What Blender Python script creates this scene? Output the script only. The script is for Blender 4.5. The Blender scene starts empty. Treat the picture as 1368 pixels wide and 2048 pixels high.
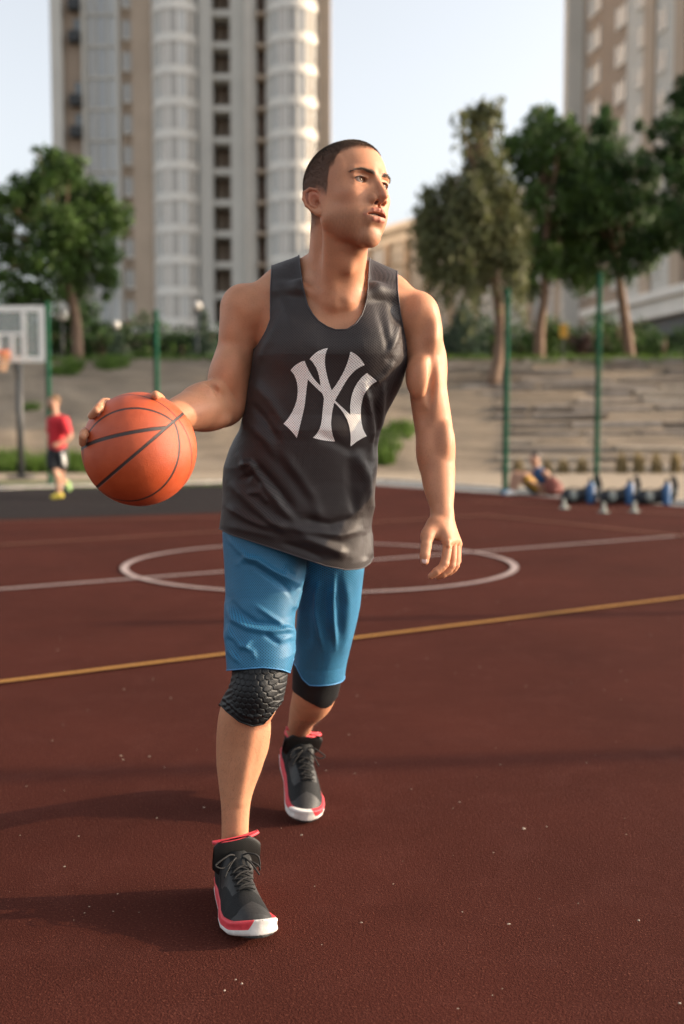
import bpy, math, random, os
import numpy as np
from mathutils import Matrix, Vector
R = math.radians
rng = np.random.default_rng(7); random.seed(7)
SC = bpy.context.scene
COL = SC.collection


# ------------------------------------------------------------------ camera, sky, sun, exposure
CAM_H, FPX, PITCH = 1.14, 2150.0, R(4.44)
cd = bpy.data.cameras.new('camera'); cam = bpy.data.objects.new('camera', cd); COL.objects.link(cam)
cam.location = (0, 0, CAM_H); cam.rotation_euler = (R(90) - PITCH, 0, 0)
cd.sensor_fit = 'VERTICAL'; cd.sensor_height = 36.0; cd.lens = FPX / 2048 * 36
cd.clip_start = 0.1; cd.clip_end = 3000
cd.dof.use_dof = True; cd.dof.focus_distance = 2.46; cd.dof.aperture_fstop = 2.0
SC.camera = cam
SUN_EL, SUN_AZ = R(17), R(84)          # azimuth clockwise from +Y
w = bpy.data.worlds.new('World'); SC.world = w; w.use_nodes = True
nt = w.node_tree; nt.nodes.clear()
sky = nt.nodes.new('ShaderNodeTexSky'); sky.sky_type = 'NISHITA'; sky.sun_disc = False
sky.sun_elevation = SUN_EL; sky.sun_rotation = SUN_AZ; sky.air_density = 1.0; sky.dust_density = 4.0; sky.ozone_density = 1.0; sky.altitude = 0
hs = nt.nodes.new('ShaderNodeHueSaturation'); hs.inputs['Saturation'].default_value = 0.30; hs.inputs['Value'].default_value = 1.5
bg = nt.nodes.new('ShaderNodeBackground'); bg.inputs[1].default_value = 0.15
wo = nt.nodes.new('ShaderNodeOutputWorld')
nt.links.new(sky.outputs[0], hs.inputs['Color']); nt.links.new(hs.outputs[0], bg.inputs[0]); nt.links.new(bg.outputs[0], wo.inputs[0])
sl = bpy.data.lights.new('sun', 'SUN'); sun = bpy.data.objects.new('sun', sl); COL.objects.link(sun)
sl.energy = 4.2; sl.angle = R(0.5); sl.color = (1.0, 0.73, 0.46)
sd = Vector((math.sin(SUN_AZ) * math.cos(SUN_EL), math.cos(SUN_AZ) * math.cos(SUN_EL), math.sin(SUN_EL)))
sun.rotation_euler = sd.to_track_quat('Z', 'Y').to_euler()
SC.view_settings.view_transform = 'Standard'; SC.view_settings.look = 'None'
SC.view_settings.exposure = 0.7; SC.view_settings.gamma = 1.0

# ------------------------------------------------------------------ photo pixel -> world
CP, SP = math.cos(PITCH), math.sin(PITCH)
def P(px, py, Y):
    a = (px - 684) / FPX; b = -(py - 1024) / FPX
    dy = CP + b * SP; dz = -SP + b * CP
    t = Y / dy
    return np.array((a * t, Y, CAM_H + dz * t))
def PXY(p):
    """world points (n,3) -> photo pixel x,y"""
    x, y, z = p[:, 0], p[:, 1], p[:, 2] - CAM_H
    fw = y * CP - z * SP; up = y * SP + z * CP
    return 684 + FPX * x / fw, 1024 - FPX * up / fw
def G(px, py, z=0.0):
    b = -(py - 1024) / FPX; a = (px - 684) / FPX
    dy = CP + b * SP; dz = -SP + b * CP
    t = (z - CAM_H) / dz
    return np.array((a * t, dy * t, z))

# ------------------------------------------------------------------ object helpers
def link(o, parent=None, **props):
    COL.objects.link(o)
    if parent is not None: o.parent = parent
    for k, v in props.items(): o[k] = v
    return o
def thing(name, label, cat, loc=(0, 0, 0), rz=0.0, group=None, kind=None):
    o = bpy.data.objects.new(name, None); COL.objects.link(o)
    o.empty_display_size = 0.1
    o.location = tuple(loc); o.rotation_euler = (0, 0, rz)
    o['label'] = label; o['category'] = cat
    if group: o['group'] = group
    return o
def tag(o, label=None, cat=None, group=None, kind=None):
    if label: o['label'] = label
    if cat: o['category'] = cat
    if group: o['group'] = group
    if kind: o['kind'] = kind
    return o
def np_mesh(name, V, F, mat, parent=None, origin=(0, 0, 0), smooth=True, cols=None, uvs=None, mat_idx=None):
    """V (n,3), F (m,3) or (m,4) int arrays -> one object"""
    me = bpy.data.meshes.new(name)
    V = np.asarray(V, dtype=np.float32) - np.asarray(origin, dtype=np.float32)
    F = np.asarray(F, dtype=np.int32); k = F.shape[1]; m = len(F)
    me.vertices.add(len(V)); me.vertices.foreach_set('co', V.ravel())
    me.loops.add(m * k); me.loops.foreach_set('vertex_index', F.ravel())
    me.polygons.add(m)
    me.polygons.foreach_set('loop_start', np.arange(0, m * k, k, dtype=np.int32))
    me.polygons.foreach_set('loop_total', np.full(m, k, dtype=np.int32))
    me.polygons.foreach_set('use_smooth', np.full(m, smooth, dtype=bool))
    mats = mat if isinstance(mat, (list, tuple)) else [mat]
    for x in mats: me.materials.append(x)
    if mat_idx is not None: me.polygons.foreach_set('material_index', np.asarray(mat_idx, dtype=np.int32))
    me.update(calc_edges=True)
    if cols is not None:
        a = me.color_attributes.new('Col', 'FLOAT_COLOR', 'POINT')
        c = np.ones((len(V), 4), dtype=np.float32); c[:, :cols.shape[1]] = cols
        a.data.foreach_set('color', c.ravel())
    if uvs is not None:
        u = me.uv_layers.new(name='UVMap')
        u.data.foreach_set('uv', np.asarray(uvs, dtype=np.float32)[F.ravel()].ravel())
    me.validate()
    o = bpy.data.objects.new(name, me); COL.objects.link(o)
    if parent is not None: o.parent = parent
    return o

class MB:
    """collects polygons of one mesh part"""
    def __init__(s): s.v = []; s.f = []
    def box(s, c, d, rz=0.0, rx=0.0, ry=0.0, taper=1.0):
        M = Matrix.Rotation(rz, 3, 'Z') @ Matrix.Rotation(ry, 3, 'Y') @ Matrix.Rotation(rx, 3, 'X')
        b = len(s.v)
        for z in (-.5, .5):
            t = taper if z > 0 else 1.0
            for x, y in ((-.5, -.5), (.5, -.5), (.5, .5), (-.5, .5)):
                s.v.append(tuple(Vector(c) + M @ Vector((x * d[0] * t, y * d[1] * t, z * d[2]))))
        for q in ((0, 3, 2, 1), (4, 5, 6, 7), (0, 1, 5, 4), (1, 2, 6, 5), (2, 3, 7, 6), (3, 0, 4, 7)):
            s.f.append(tuple(b + i for i in q))
        return s
    def tube(s, pts, rad, n=10, cap=True):
        pts = [Vector(p) for p in pts]; k = len(pts)
        rad = rad if hasattr(rad, '__len__') else [rad] * k
        b = len(s.v); up = Vector((0.01, 0.02, 1))
        for i, p in enumerate(pts):
            t = (pts[min(i + 1, k - 1)] - pts[max(i - 1, 0)]).normalized()
            if abs(t.dot(up.normalized())) > .95: ref = Vector((1, 0, 0))
            else: ref = up
            a = t.cross(ref).normalized()
            if i and a.dot(prev) < 0: a = -a
            prev = a
            c = t.cross(a)
            for j in range(n):
                an = 2 * math.pi * j / n
                s.v.append(tuple(p + (a * math.cos(an) + c * math.sin(an)) * rad[i]))
        for i in range(k - 1):
            for j in range(n):
                q = b + i * n; j2 = (j + 1) % n
                s.f.append((q + j, q + j2, q + n + j2, q + n + j))
        if cap:
            s.f.append(tuple(b + j for j in reversed(range(n))))
            s.f.append(tuple(b + (k - 1) * n + j for j in range(n)))
        return s
    def lathe(s, prof, c=(0, 0, 0), n=24):
        b = len(s.v)
        for r, z in prof:
            for j in range(n):
                a = 2 * math.pi * j / n
                s.v.append((c[0] + r * math.cos(a), c[1] + r * math.sin(a), c[2] + z))
        for i in range(len(prof) - 1):
            for j in range(n):
                q = b + i * n; j2 = (j + 1) % n
                s.f.append((q + j, q + j2, q + n + j2, q + n + j))
        return s
    def poly(s, pts):
        b = len(s.v); s.v += [tuple(p) for p in pts]; s.f.append(tuple(range(b, b + len(pts)))); return s
    def build(s, name, mat, parent=None, smooth=False, bevel=0.0, origin=None, auto=None):
        me = bpy.data.meshes.new(name)
        vv = s.v if origin is None else [(x - origin[0], y - origin[1], z - origin[2]) for x, y, z in s.v]
        me.from_pydata(vv, [], s.f); me.materials.append(mat)
        if smooth: me.polygons.foreach_set('use_smooth', [True] * len(s.f))
        me.update()
        o = bpy.data.objects.new(name, me); COL.objects.link(o)
        if parent is not None: o.parent = parent
        if bevel:
            m = o.modifiers.new('bevel', 'BEVEL'); m.width = bevel; m.segments = 2; m.limit_method = 'ANGLE'
        return o

# ------------------------------------------------------------------ materials
class Mat:
    def __init__(s, name, base=(.5, .5, .5), rough=.6, metal=0.0, spec=.5):
        s.m = bpy.data.materials.new(name); s.m.use_nodes = True; s.nt = s.m.node_tree
        s.b = s.nt.nodes['Principled BSDF']
        s.b.inputs['Base Color'].default_value = (*base, 1); s.b.inputs['Roughness'].default_value = rough
        s.b.inputs['Metallic'].default_value = metal; s.b.inputs['Specular IOR Level'].default_value = spec
    def n(s, t, **kw):
        x = s.nt.nodes.new(t)
        for k, v in kw.items():
            if k in x.inputs.keys(): x.inputs[k].default_value = v
            else: setattr(x, k, v)
        return x
    def l(s, a, b): s.nt.links.new(a, b)
    def math(s, op, a, b=None, clamp=False):
        x = s.nt.nodes.new('ShaderNodeMath'); x.operation = op; x.use_clamp = clamp
        for i, v in enumerate((a, b)):
            if v is None: continue
            if isinstance(v, (int, float)): x.inputs[i].default_value = v
            else: s.l(v, x.inputs[i])
        return x.outputs[0]
    def coord(s, out='Object'):
        return s.n('ShaderNodeTexCoord').outputs[out]
    def noise(s, scale, detail=4, rough=.55, vec=None, out=0, dist=0.0):
        x = s.n('ShaderNodeTexNoise'); x.inputs['Scale'].default_value = scale
        x.inputs['Detail'].default_value = detail; x.inputs['Roughness'].default_value = rough
        x.inputs['Distortion'].default_value = dist
        s.l(vec if vec is not None else s.coord(), x.inputs['Vector']); return x.outputs[out]
    def ramp(s, f, stops):
        x = s.n('ShaderNodeValToRGB'); e = x.color_ramp.elements
        while len(e) < len(stops): e.new(0.5)
        for k, (p, c) in enumerate(stops):
            e[k].position = p; e[k].color = (*c, 1) if len(c) == 3 else c
        s.l(f, x.inputs[0]); return x.outputs[0]
    def mix(s, f, a, b, mode='MIX'):
        x = s.n('ShaderNodeMix'); x.data_type = 'RGBA'; x.blend_type = mode
        for i, v in ((0, f), (6, a), (7, b)):
            if isinstance(v, (int, float)): x.inputs[i].default_value = v
            elif isinstance(v, tuple): x.inputs[i].default_value = (*v, 1)
            else: s.l(v, x.inputs[i])
        return x.outputs[2]
    def base(s, c): s.l(c, s.b.inputs['Base Color']); return s
    def rough(s, c): s.l(c, s.b.inputs['Roughness']); return s
    def bump(s, h, strength=.3, dist=.01):
        x = s.n('ShaderNodeBump'); x.inputs['Strength'].default_value = strength; x.inputs['Distance'].default_value = dist
        s.l(h, x.inputs['Height'])
        cur = s.b.inputs['Normal']
        if cur.is_linked: s.l(cur.links[0].from_socket, x.inputs['Normal'])
        s.l(x.outputs[0], cur); return s
def simple(name, base, rough=.6, metal=0., var=.15, scale=8., bump=0., spec=.5):
    m = Mat(name, base, rough, metal, spec)
    if var:
        f = m.noise(scale, 5)
        lo = tuple(c * (1 - var) for c in base); hi = tuple(min(1, c * (1 + var)) for c in base)
        m.base(m.ramp(f, [(.3, lo), (.7, hi)]))
        if bump: m.bump(f, bump, .01)
    return m.m

# ------------------------------------------------------------------ implicit modelling (smooth unions of tapered limbs and ellipsoids)
def Cn(a, b, ra, rb, k=.012, op='u'):
    a = np.asarray(a, float); b = np.asarray(b, float)
    c = (a + b) / 2; return dict(t='C', a=a, b=b, ra=ra, rb=rb, k=k, op=op, c=c, r=np.linalg.norm(b - a) / 2 + max(ra, rb))
def El(c, r, k=.012, op='u', M=None):
    c = np.asarray(c, float); r = np.asarray(r, float)
    return dict(t='E', ctr=c, rad=r, M=M, k=k, op=op, c=c, r=float(r.max()))
def Fn(f, c, r, k=.012, op='u'):
    return dict(t='F', f=f, k=k, op=op, c=np.asarray(c, float), r=r)
def Dp(f, c, r):
    """displacement: d -= f(p)"""
    return dict(t='D', f=f, k=0, op='d', c=np.asarray(c, float), r=r)
def chain(pts, k=.01, sub=8):
    """a limb: hard union of finely resampled tapered pieces along a smooth curve, as one primitive"""
    Q = np.array([np.append(p, r) for p, r in pts]); n = len(Q)
    E = np.concatenate([[2 * Q[0] - Q[1]], Q, [2 * Q[-1] - Q[-2]]]); out = []
    for i in range(n - 1):
        a, b, c, d = E[i:i + 4]
        for j in range(sub):
            t = j / sub
            out.append(.5 * (2 * b + (c - a) * t + (2 * a - 5 * b + 4 * c - d) * t * t + (-a + 3 * b - 3 * c + d) * t ** 3))
    out.append(Q[-1]); S = np.array(out)
    lo, hi = S[:, :3].min(0), S[:, :3].max(0)
    segs = [Cn(S[i, :3], S[i + 1, :3], S[i, 3], S[i + 1, 3]) for i in range(len(S) - 1)]
    cs = np.array([q['c'] for q in segs]); rs = np.array([q['r'] for q in segs])
    def f(p):
        c = p.mean(0); rr = np.sqrt(((p - c) ** 2).sum(1).max())
        m = np.sqrt(((cs - c) ** 2).sum(1)); lb = m - rs; i0 = int(np.argmin(m)); ub = m[i0] + rs[i0] * .0 + rr
        d = prim_d(segs[i0], p); ub = float(d.max())
        for i in np.nonzero(lb - rr < ub)[0]:
            if i != i0: d = np.minimum(d, prim_d(segs[i], p))
        return d
    return [Fn(f, (lo + hi) / 2, float(np.linalg.norm(hi - lo) / 2 + S[:, 3].max()), k)]
def prim_d(q, p):
    if q['t'] == 'C':
        ab = q['b'] - q['a']; L2 = ab @ ab; rr = q['ra'] - q['rb']; a2 = L2 - rr * rr
        if rr != 0 and a2 > L2 * .02:
            pa = p - q['a']; y = pa @ ab; z = y - L2; il2 = 1 / L2
            v = pa * L2 - y[:, None] * ab; x2 = (v * v).sum(1); y2 = y * y * L2; z2 = z * z * L2
            k = np.sign(rr) * rr * rr * x2
            return np.where(np.sign(z) * a2 * z2 > k, np.sqrt(x2 + z2) * il2 - q['rb'],
                            np.where(np.sign(y) * a2 * y2 < k, np.sqrt(x2 + y2) * il2 - q['ra'], (np.sqrt(x2 * a2 * il2) + y * rr) * il2 - q['ra']))
        h = np.clip(((p - q['a']) @ ab) / L2, 0, 1)
        d = p - q['a'] - h[:, None] * ab
        return np.sqrt((d * d).sum(1)) - (q['ra'] + (q['rb'] - q['ra']) * h)
    if q['t'] == 'E':
        x = p - q['ctr']
        if q['M'] is not None: x = x @ q['M']          # columns of M are the local axes
        a = x / q['rad']; b = a / q['rad']
        k0 = np.sqrt((a * a).sum(1)); k1 = np.sqrt((b * b).sum(1)) + 1e-9
        return k0 * (k0 - 1) / k1
    return q['f'](p)
def field(prims, p):
    d = np.full(len(p), 1.0)
    for q in prims:
        if q['op'] == 'd': d = d - q['f'](p); continue
        e = prim_d(q, p); k = q['k']
        if q['op'] == 'u':
            h = np.maximum(k - np.abs(d - e), 0) / max(k, 1e-6); d = np.minimum(d, e) - h * h * k * .25
        else:
            e = -e; h = np.maximum(k - np.abs(d - e), 0) / max(k, 1e-6); d = np.maximum(d, e) + h * h * k * .25
    return d
def cull(prims, c, r):
    return [q for q in prims if np.linalg.norm(q['c'] - c) < q['r'] + r + q['k'] + .022]
EDG = [(0, 1), (2, 3), (4, 5), (6, 7), (0, 2), (1, 3), (4, 6), (5, 7), (0, 4), (1, 5), (2, 6), (3, 7)]
import time
def surf(*a, **k):
    t = time.time(); r = surf_(*a, **k); return r
def surf_(prims, lo, hi, h, proj=2, B=14):
    """sparse surface nets of field(prims)=0 in the box lo..hi -> V, quads"""
    lo = np.asarray(lo, float); hi = np.asarray(hi, float)
    nb = np.ceil((hi - lo) / (h * B)).astype(int); NB = nb * B + 2
    ids = []; vs = []; ek = []; ea = []; es = []
    half = h * B * .5; diag = half * 1.7321 + h * 2
    g = np.arange(B + 2)
    GX, GY, GZ = np.meshgrid(g, g, g, indexing='ij')
    base = np.stack([GX, GY, GZ], -1).reshape(-1, 3)
    n = B + 2
    corner = np.array([(i, j, k) for k in (0, 1) for j in (0, 1) for i in (0, 1)])
    for bx in range(nb[0]):
        for by in range(nb[1]):
            c0 = lo + np.array((bx, by, 0)) * h * B + half
            for bz in range(nb[2]):
                c = c0.copy(); c[2] += bz * h * B
                pr = cull(prims, c, diag)
                if not any(q['op'] == 'u' for q in pr): continue
                if abs(field(pr, c[None])[0]) > diag * 2.2: continue
                o = np.array((bx, by, bz)) * B
                D = field(pr, lo + (o + base) * h).reshape(n, n, n)
                S = D < 0
                if S.all() or not S.any(): continue
                C8 = np.stack([D[i:n - 1 + i, j:n - 1 + j, k:n - 1 + k] for (i, j, k) in corner], -1)   # (B+1)^3,8
                S8 = C8 < 0; m = S8.any(-1) & ~S8.all(-1)
                I = np.argwhere(m)
                # own cells only: index 0..B-1 (the neighbours own the rest)
                own = (I < B).all(1); I = I[own]
                if len(I) == 0 and not m.any(): continue
                c8 = C8[I[:, 0], I[:, 1], I[:, 2]]
                acc = np.zeros((len(I), 3)); cnt = np.zeros(len(I))
                for a, b in EDG:
                    da, db = c8[:, a], c8[:, b]; x = (da < 0) != (db < 0)
                    t = da / (da - db + 1e-12)
                    pt = corner[a] + (corner[b] - corner[a]) * t[:, None]
                    acc[x] += pt[x]; cnt[x] += 1
                v = lo + (o + I + acc / np.maximum(cnt, 1)[:, None]) * h
                for _ in range(proj):
                    if len(v) == 0: break
                    e = h * .4
                    d0 = field(pr, v)
                    gx = np.stack([field(pr, v + np.eye(3)[i] * e) - d0 for i in range(3)], 1) / e
                    g2 = (gx * gx).sum(1) + 1e-6
                    st = np.where(g2 < .2, 0, np.clip(d0 / g2, -h, h))[:, None] * gx
                    v = v - np.clip(st, -h * .8, h * .8)
                G3 = o + I
                ids.append((G3[:, 0] * NB[1] + G3[:, 1]) * NB[2] + G3[:, 2]); vs.append(v)
                # edges based at grid points 1..B of this block (so that all four cells exist somewhere)
                for ax in range(3):
                    sl0 = [slice(0, B)] * 3; sl1 = [slice(0, B)] * 3; sl1[ax] = slice(1, B + 1)
                    A_ = S[tuple(sl0)]; B_ = S[tuple(sl1)]
                    E = np.argwhere(A_ != B_)
                    if len(E) == 0: continue
                    s = A_[E[:, 0], E[:, 1], E[:, 2]]
                    ek.append(o + E); ea.append(np.full(len(E), ax)); es.append(s)
    ids = np.concatenate(ids); vs = np.concatenate(vs)
    order = np.argsort(ids); ids = ids[order]; vs = vs[order]
    ek = np.concatenate(ek); ea = np.concatenate(ea); es = np.concatenate(es)
    quads = []
    for ax in range(3):
        m = ea == ax; E = ek[m]; s = es[m]
        u, v = [(1, 2), (2, 0), (0, 1)][ax]
        du = np.zeros(3, int); du[u] = 1; dv = np.zeros(3, int); dv[v] = 1
        cells = [E - du - dv, E - dv, E, E - du]
        ok = (E[:, u] > 0) & (E[:, v] > 0)
        q = []
        for cc in cells:
            key = (cc[:, 0] * NB[1] + cc[:, 1]) * NB[2] + cc[:, 2]
            j = np.searchsorted(ids, key); j = np.clip(j, 0, len(ids) - 1)
            ok &= ids[j] == key; q.append(j)
        q = np.stack(q, 1)
        q[~s] = q[~s][:, ::-1]
        quads.append(q[ok])
    return vs, np.concatenate(quads)
def tri(F):
    return np.concatenate([F[:, [0, 1, 2]], F[:, [0, 2, 3]]]) if F.shape[1] == 4 else F
def clip(V, T, g):
    """keep the part of a triangle mesh where g>0, cutting the triangles on g=0"""
    s = g > 0; n = s[T].sum(1)
    out = [T[n == 3]]; newv = []; ekeys = {}
    nV = len(V)
    mix = T[(n == 1) | (n == 2)]
    if len(mix):
        sm = s[mix]; one = sm.sum(1) == 1
        lone = np.where(one, np.argmax(sm, 1), np.argmin(sm, 1))
        r = np.stack([np.take_along_axis(mix, ((lone + i) % 3)[:, None], 1)[:, 0] for i in range(3)], 1)
        a, b, c = r.T
        def cut(u, v):
            lo_, hi_ = np.minimum(u, v), np.maximum(u, v)
            return lo_.astype(np.int64) * nV + hi_
        k1 = cut(a, b); k2 = cut(a, c)
        uk, inv = np.unique(np.concatenate([k1, k2]), return_inverse=True)
        p, q = uk // nV, uk % nV
        t = g[p] / (g[p] - g[q] + 1e-15)
        nv = V[p] + (V[q] - V[p]) * t[:, None]
        i1 = nV + inv[:len(k1)]; i2 = nV + inv[len(k1):]
        out.append(np.stack([a, i1, i2], 1)[one])
        two = ~one
        out.append(np.stack([i1, b, c], 1)[two]); out.append(np.stack([i1, c, i2], 1)[two])
        V = np.concatenate([V, nv])
    T = np.concatenate(out)
    used = np.unique(T); remap = np.full(len(V), -1); remap[used] = np.arange(len(used))
    return V[used], remap[T]
def border(T):
    e = np.concatenate([T[:, [0, 1]], T[:, [1, 2]], T[:, [2, 0]]])
    k = np.sort(e, 1); key = k[:, 0].astype(np.int64) * (T.max() + 1) + k[:, 1]
    u, idx, c = np.unique(key, return_index=True, return_counts=True)
    e = e[idx[c == 1]]
    nx = {int(a): int(b) for a, b in e}
    loops = []
    while nx:
        s0 = next(iter(nx)); L = [s0]; cur = nx.pop(s0)
        while cur != s0 and cur in nx: L.append(cur); cur = nx.pop(cur)
        if len(L) > 12: loops.append(L)
    return loops
def hem_tube(V, T, rad, step, name, mat, parent):
    """a rolled edge along each open border"""
    for L in border(T):
        pts = V[L]
        for _ in range(4): pts = (np.roll(pts, 1, 0) + pts * 2 + np.roll(pts, -1, 0)) / 4
        pts = pts[::step]
        MB().tube(list(pts) + [pts[0]], rad, 6, cap=False).build(name, mat, parent, smooth=True, origin=MO)
def interp(x, xs, ys): return np.interp(x, xs, ys)
def loft(rows, ry, ex=2.0):
    """rows (py, left px, right px, Y, half depth) -> implicit column of superelliptic sections"""
    Z = []; CX = []; RX = []; CY = []; RY = []
    for py, L, Rr, Y, d in rows:
        a = P(L, py, Y); b = P(Rr, py, Y)
        Z.append((a[2] + b[2]) / 2); CX.append((a[0] + b[0]) / 2); RX.append((b[0] - a[0]) / 2); CY.append(Y); RY.append(d)
    o = np.argsort(Z); Z, CX, RX, CY, RY = [np.array(q)[o] for q in (Z, CX, RX, CY, RY)]
    def f(p):
        z = p[:, 2]
        cx, rx, cy, r2 = [np.interp(z, Z, q) for q in (CX, RX, CY, RY)]
        qx = np.abs(p[:, 0] - cx) / rx; qy = np.abs(p[:, 1] - cy) / r2
        q = (qx ** ex + qy ** ex) ** (1 / ex)
        d = (q - 1) * np.minimum(rx, r2) * .95
        return np.maximum(d, np.maximum(Z[0] - z, z - Z[-1]))
    c = np.array((CX.mean(), CY.mean(), (Z[0] + Z[-1]) / 2))
    return f, c, float((Z[-1] - Z[0]) / 2 + RX.max() + .05)
def ridge(poly, amp, wid, back=None):
    """a fold: photo-pixel polyline, height in metres, half width in pixels; tapers to its ends"""
    poly = np.asarray(poly, float)
    def f(px, py):
        best = np.full(len(px), 1e9); tt = np.zeros(len(px))
        seg = np.linalg.norm(np.diff(poly, axis=0), axis=1); tot = seg.sum(); acc = 0
        for i in range(len(poly) - 1):
            a, b = poly[i], poly[i + 1]; ab = b - a; L2 = ab @ ab
            h = np.clip(((px - a[0]) * ab[0] + (py - a[1]) * ab[1]) / L2, 0, 1)
            d2 = (px - a[0] - h * ab[0]) ** 2 + (py - a[1] - h * ab[1]) ** 2
            m = d2 < best; best = np.where(m, d2, best); tt = np.where(m, (acc + h * seg[i]) / tot, tt); acc += seg[i]
        ends = np.clip(np.minimum(tt, 1 - tt) * 5, 0.15, 1)
        return amp * 1.12 * ends * np.exp(-best / (wid * wid * .62))
    return f
def vnoise(p, s, seed=0):
    """cheap smooth 3-d noise, -1..1"""
    r = np.random.default_rng(seed); o = np.zeros(len(p))
    for i in range(7):
        k = r.normal(size=3) * s; o += np.sin(p @ k + r.uniform(0, 6.28))
    return o / 4

# ================================================================== THE PLAYER
def skin_mat(name='skin'):
    m = Mat(name, (.5, .28, .18), .5)
    at = m.n('ShaderNodeAttribute', attribute_name='Col')
    co = m.coord()
    f = m.noise(22, 5, .6, co)
    c = m.mix(m.math('MULTIPLY', f, .5), at.outputs['Color'], (.62, .30, .20), 'MULTIPLY')
    c = m.mix(.55, at.outputs['Color'], c)
    f2 = m.noise(260, 3, .6, co)
    c = m.mix(m.math('MULTIPLY', m.math('SUBTRACT', .50, f2, True), 1.0), c, (.26, .11, .06))
    m.base(c)
    m.b.inputs['Subsurface Weight'].default_value = .12
    m.b.inputs['Subsurface Radius'].default_value = (1.0, .35, .18); m.b.inputs['Subsurface Scale'].default_value = .01
    m.rough(m.math('ADD', m.math('MULTIPLY', m.noise(60, 3, .5, co), .25), .42))
    m.b.inputs['Specular IOR Level'].default_value = .32
    v = m.n('ShaderNodeTexVoronoi'); v.inputs['Scale'].default_value = 700; m.l(co, v.inputs['Vector'])
    m.bump(v.outputs['Distance'], .12, .001); m.bump(m.noise(120, 4, .6, co), .18, .002)
    return m.m
M_skin = skin_mat()
M_hair = simple('dark_hair', (.070, .048, .035), .6, var=.4, scale=60)
M_white_eye = simple('eye_white', (.72, .68, .64), .15, var=.05, scale=60)
M_teeth = simple('teeth', (.50, .44, .36), .3, var=.06, scale=100)
M_nail = simple('nail', (.66, .42, .36), .25, var=.05, scale=60)

# ---- head frame (x = his right, y = face, z = up)
HO = P(692, 408, 2.50)
def rot(ax, a): return np.array(Matrix.Rotation(a, 3, ax))
yaw, tilt, roll = R(43), R(6), R(3)
fw0 = np.array((math.sin(yaw), -math.cos(yaw), 0)); rt0 = np.array((-math.cos(yaw), -math.sin(yaw), 0)); up0 = np.array((0, 0, 1.))
fw = fw0 * math.cos(tilt) + up0 * math.sin(tilt); up = up0 * math.cos(tilt) - fw0 * math.sin(tilt)
rt = rt0 * math.cos(roll) + up * math.sin(roll); up = up * math.cos(roll) - rt0 * math.sin(roll)
HS = 1.03
HM = np.stack([rt, fw, up], 1)                       # columns: local axes
def H(x, y, z): return HO + HM @ (np.array((x, y, z)) * HS)
def HE(c, r, k=.012, op='u', m=None):
    M = HM if m is None else HM @ m
    return El(H(*c), np.array(r) * HS, k * HS, op, M)
def HC(a, b, ra, rb, k=.01, op='u'): return Cn(H(*a), H(*b), ra * HS, rb * HS, k * HS, op)
def both(fn):
    out = []
    for s in (1, -1): out += fn(s)
    return out
head = [
    HE((0, -.008, .048), (.0765, .101, .087), .02),
    HE((0, .036, .052), (.064, .062, .070), .02),
    HE((0, .048, .012), (.058, .052, .070), .02),
    HE((0, .060, -.045), (.040, .042, .045), .02),
]
head += both(lambda s: [
    HC((s * .054, .010, -.045), (s * .013, .065, -.0905), .0150, .0145, .026),
    HC((s * .060, -.004, -.010), (s * .054, .010, -.043), .016, .0155, .02),
    HE((s * .029, .034, -.046), (.025, .041, .040), .02), HE((s * .035, .034, -.026), (.028, .042, .040), .03),
    HE((s * .0455, .056, -.003), (.0195, .025, .015), .018),
    HC((s * .012, .095, .041), (s * .047, .078, .042), .0085, .0085, .010),
    HE((s * .060, .030, .040), (.012, .03, .04), .02),
])
head += [
    HE((0, .0690, -.0905), (.017, .0155, .0150), .018),
    HE((0, .072, -.050), (.028, .024, .024), .016),
]
head += both(lambda s: [HE((s * .0350, .1005, .0255), (.0195, .021, .0130), .014, 's')])
# eyelids round the eyeball, with the slit cut out of them
EYE = (.0350, .0745, .0250)
head += both(lambda s: [
    HE((s * EYE[0], EYE[1], EYE[2]), (.0158, .0142, .0142), .004),
    HC((s * .0215, .087, .0308), (s * .049, .077, .0306), .0042, .0045, .005),      # upper lid fold
    HC((s * .0245, .085, .0150), (s * .046, .077, .0150), .004, .004, .007),       # lower lid
    HE((s * .0350, .090, .0236), (.0152, .018, .0068), .0012, 's', rot('Y', s * R(2))),
])
# nose
head += [
    HC((0, .093, .034), (0, .1185, -.008), .0070, .0074, .008),
    HC((0, .080, .022), (0, .095, -.014), .011, .0145, .012),
    HE((0, .1185, -.0135), (.0085, .0095, .0083), .006),
    HE((0, .108, -.022), (.0055, .012, .0055), .005),
]
head += both(lambda s: [
    HE((s * .0160, .0990, -.0175), (.0074, .0125, .0098), .006),
    HE((s * .0092, .1065, -.0262), (.0046, .0080, .0055), .0025, 's', rot('Z', s * R(14))),
])
# mouth: lips parted
head += [HE((0, .088, -.0510), (.026, .0125, .019), .012)]
head += [HE((0, .1005, -.0345), (.003, .004, .008), .006, 's')]
lipU = both(lambda s: [HC((s * .004, .1048, -.0402), (s * .015, .0995, -.0418), .0038, .0036, .003),
                       HC((s * .015, .0995, -.0418), (s * .0305, .0885, -.0500), .0036, .0018, .003)])
lipL = both(lambda s: [HC((0, .1005, -.0602), (s * .013, .0970, -.0595), .0048, .0045, .004),
                       HC((s * .013, .0970, -.0595), (s * .0305, .0880, -.0512), .0045, .0020, .003)])
head += lipU + lipL
head += [HE((0, .101, -.0503), (.0285, .025, .0044), .0015, 's')]
head += [HE((0, .0995, -.0760), (.015, .006, .0045), .010, 's')]
if 0: head += both(lambda s: [HE((s * .0275, .092, -.032), (.002, .003, .012), .010, 's', rot('Y', s * R(25)))])   # nasolabial crease
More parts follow.
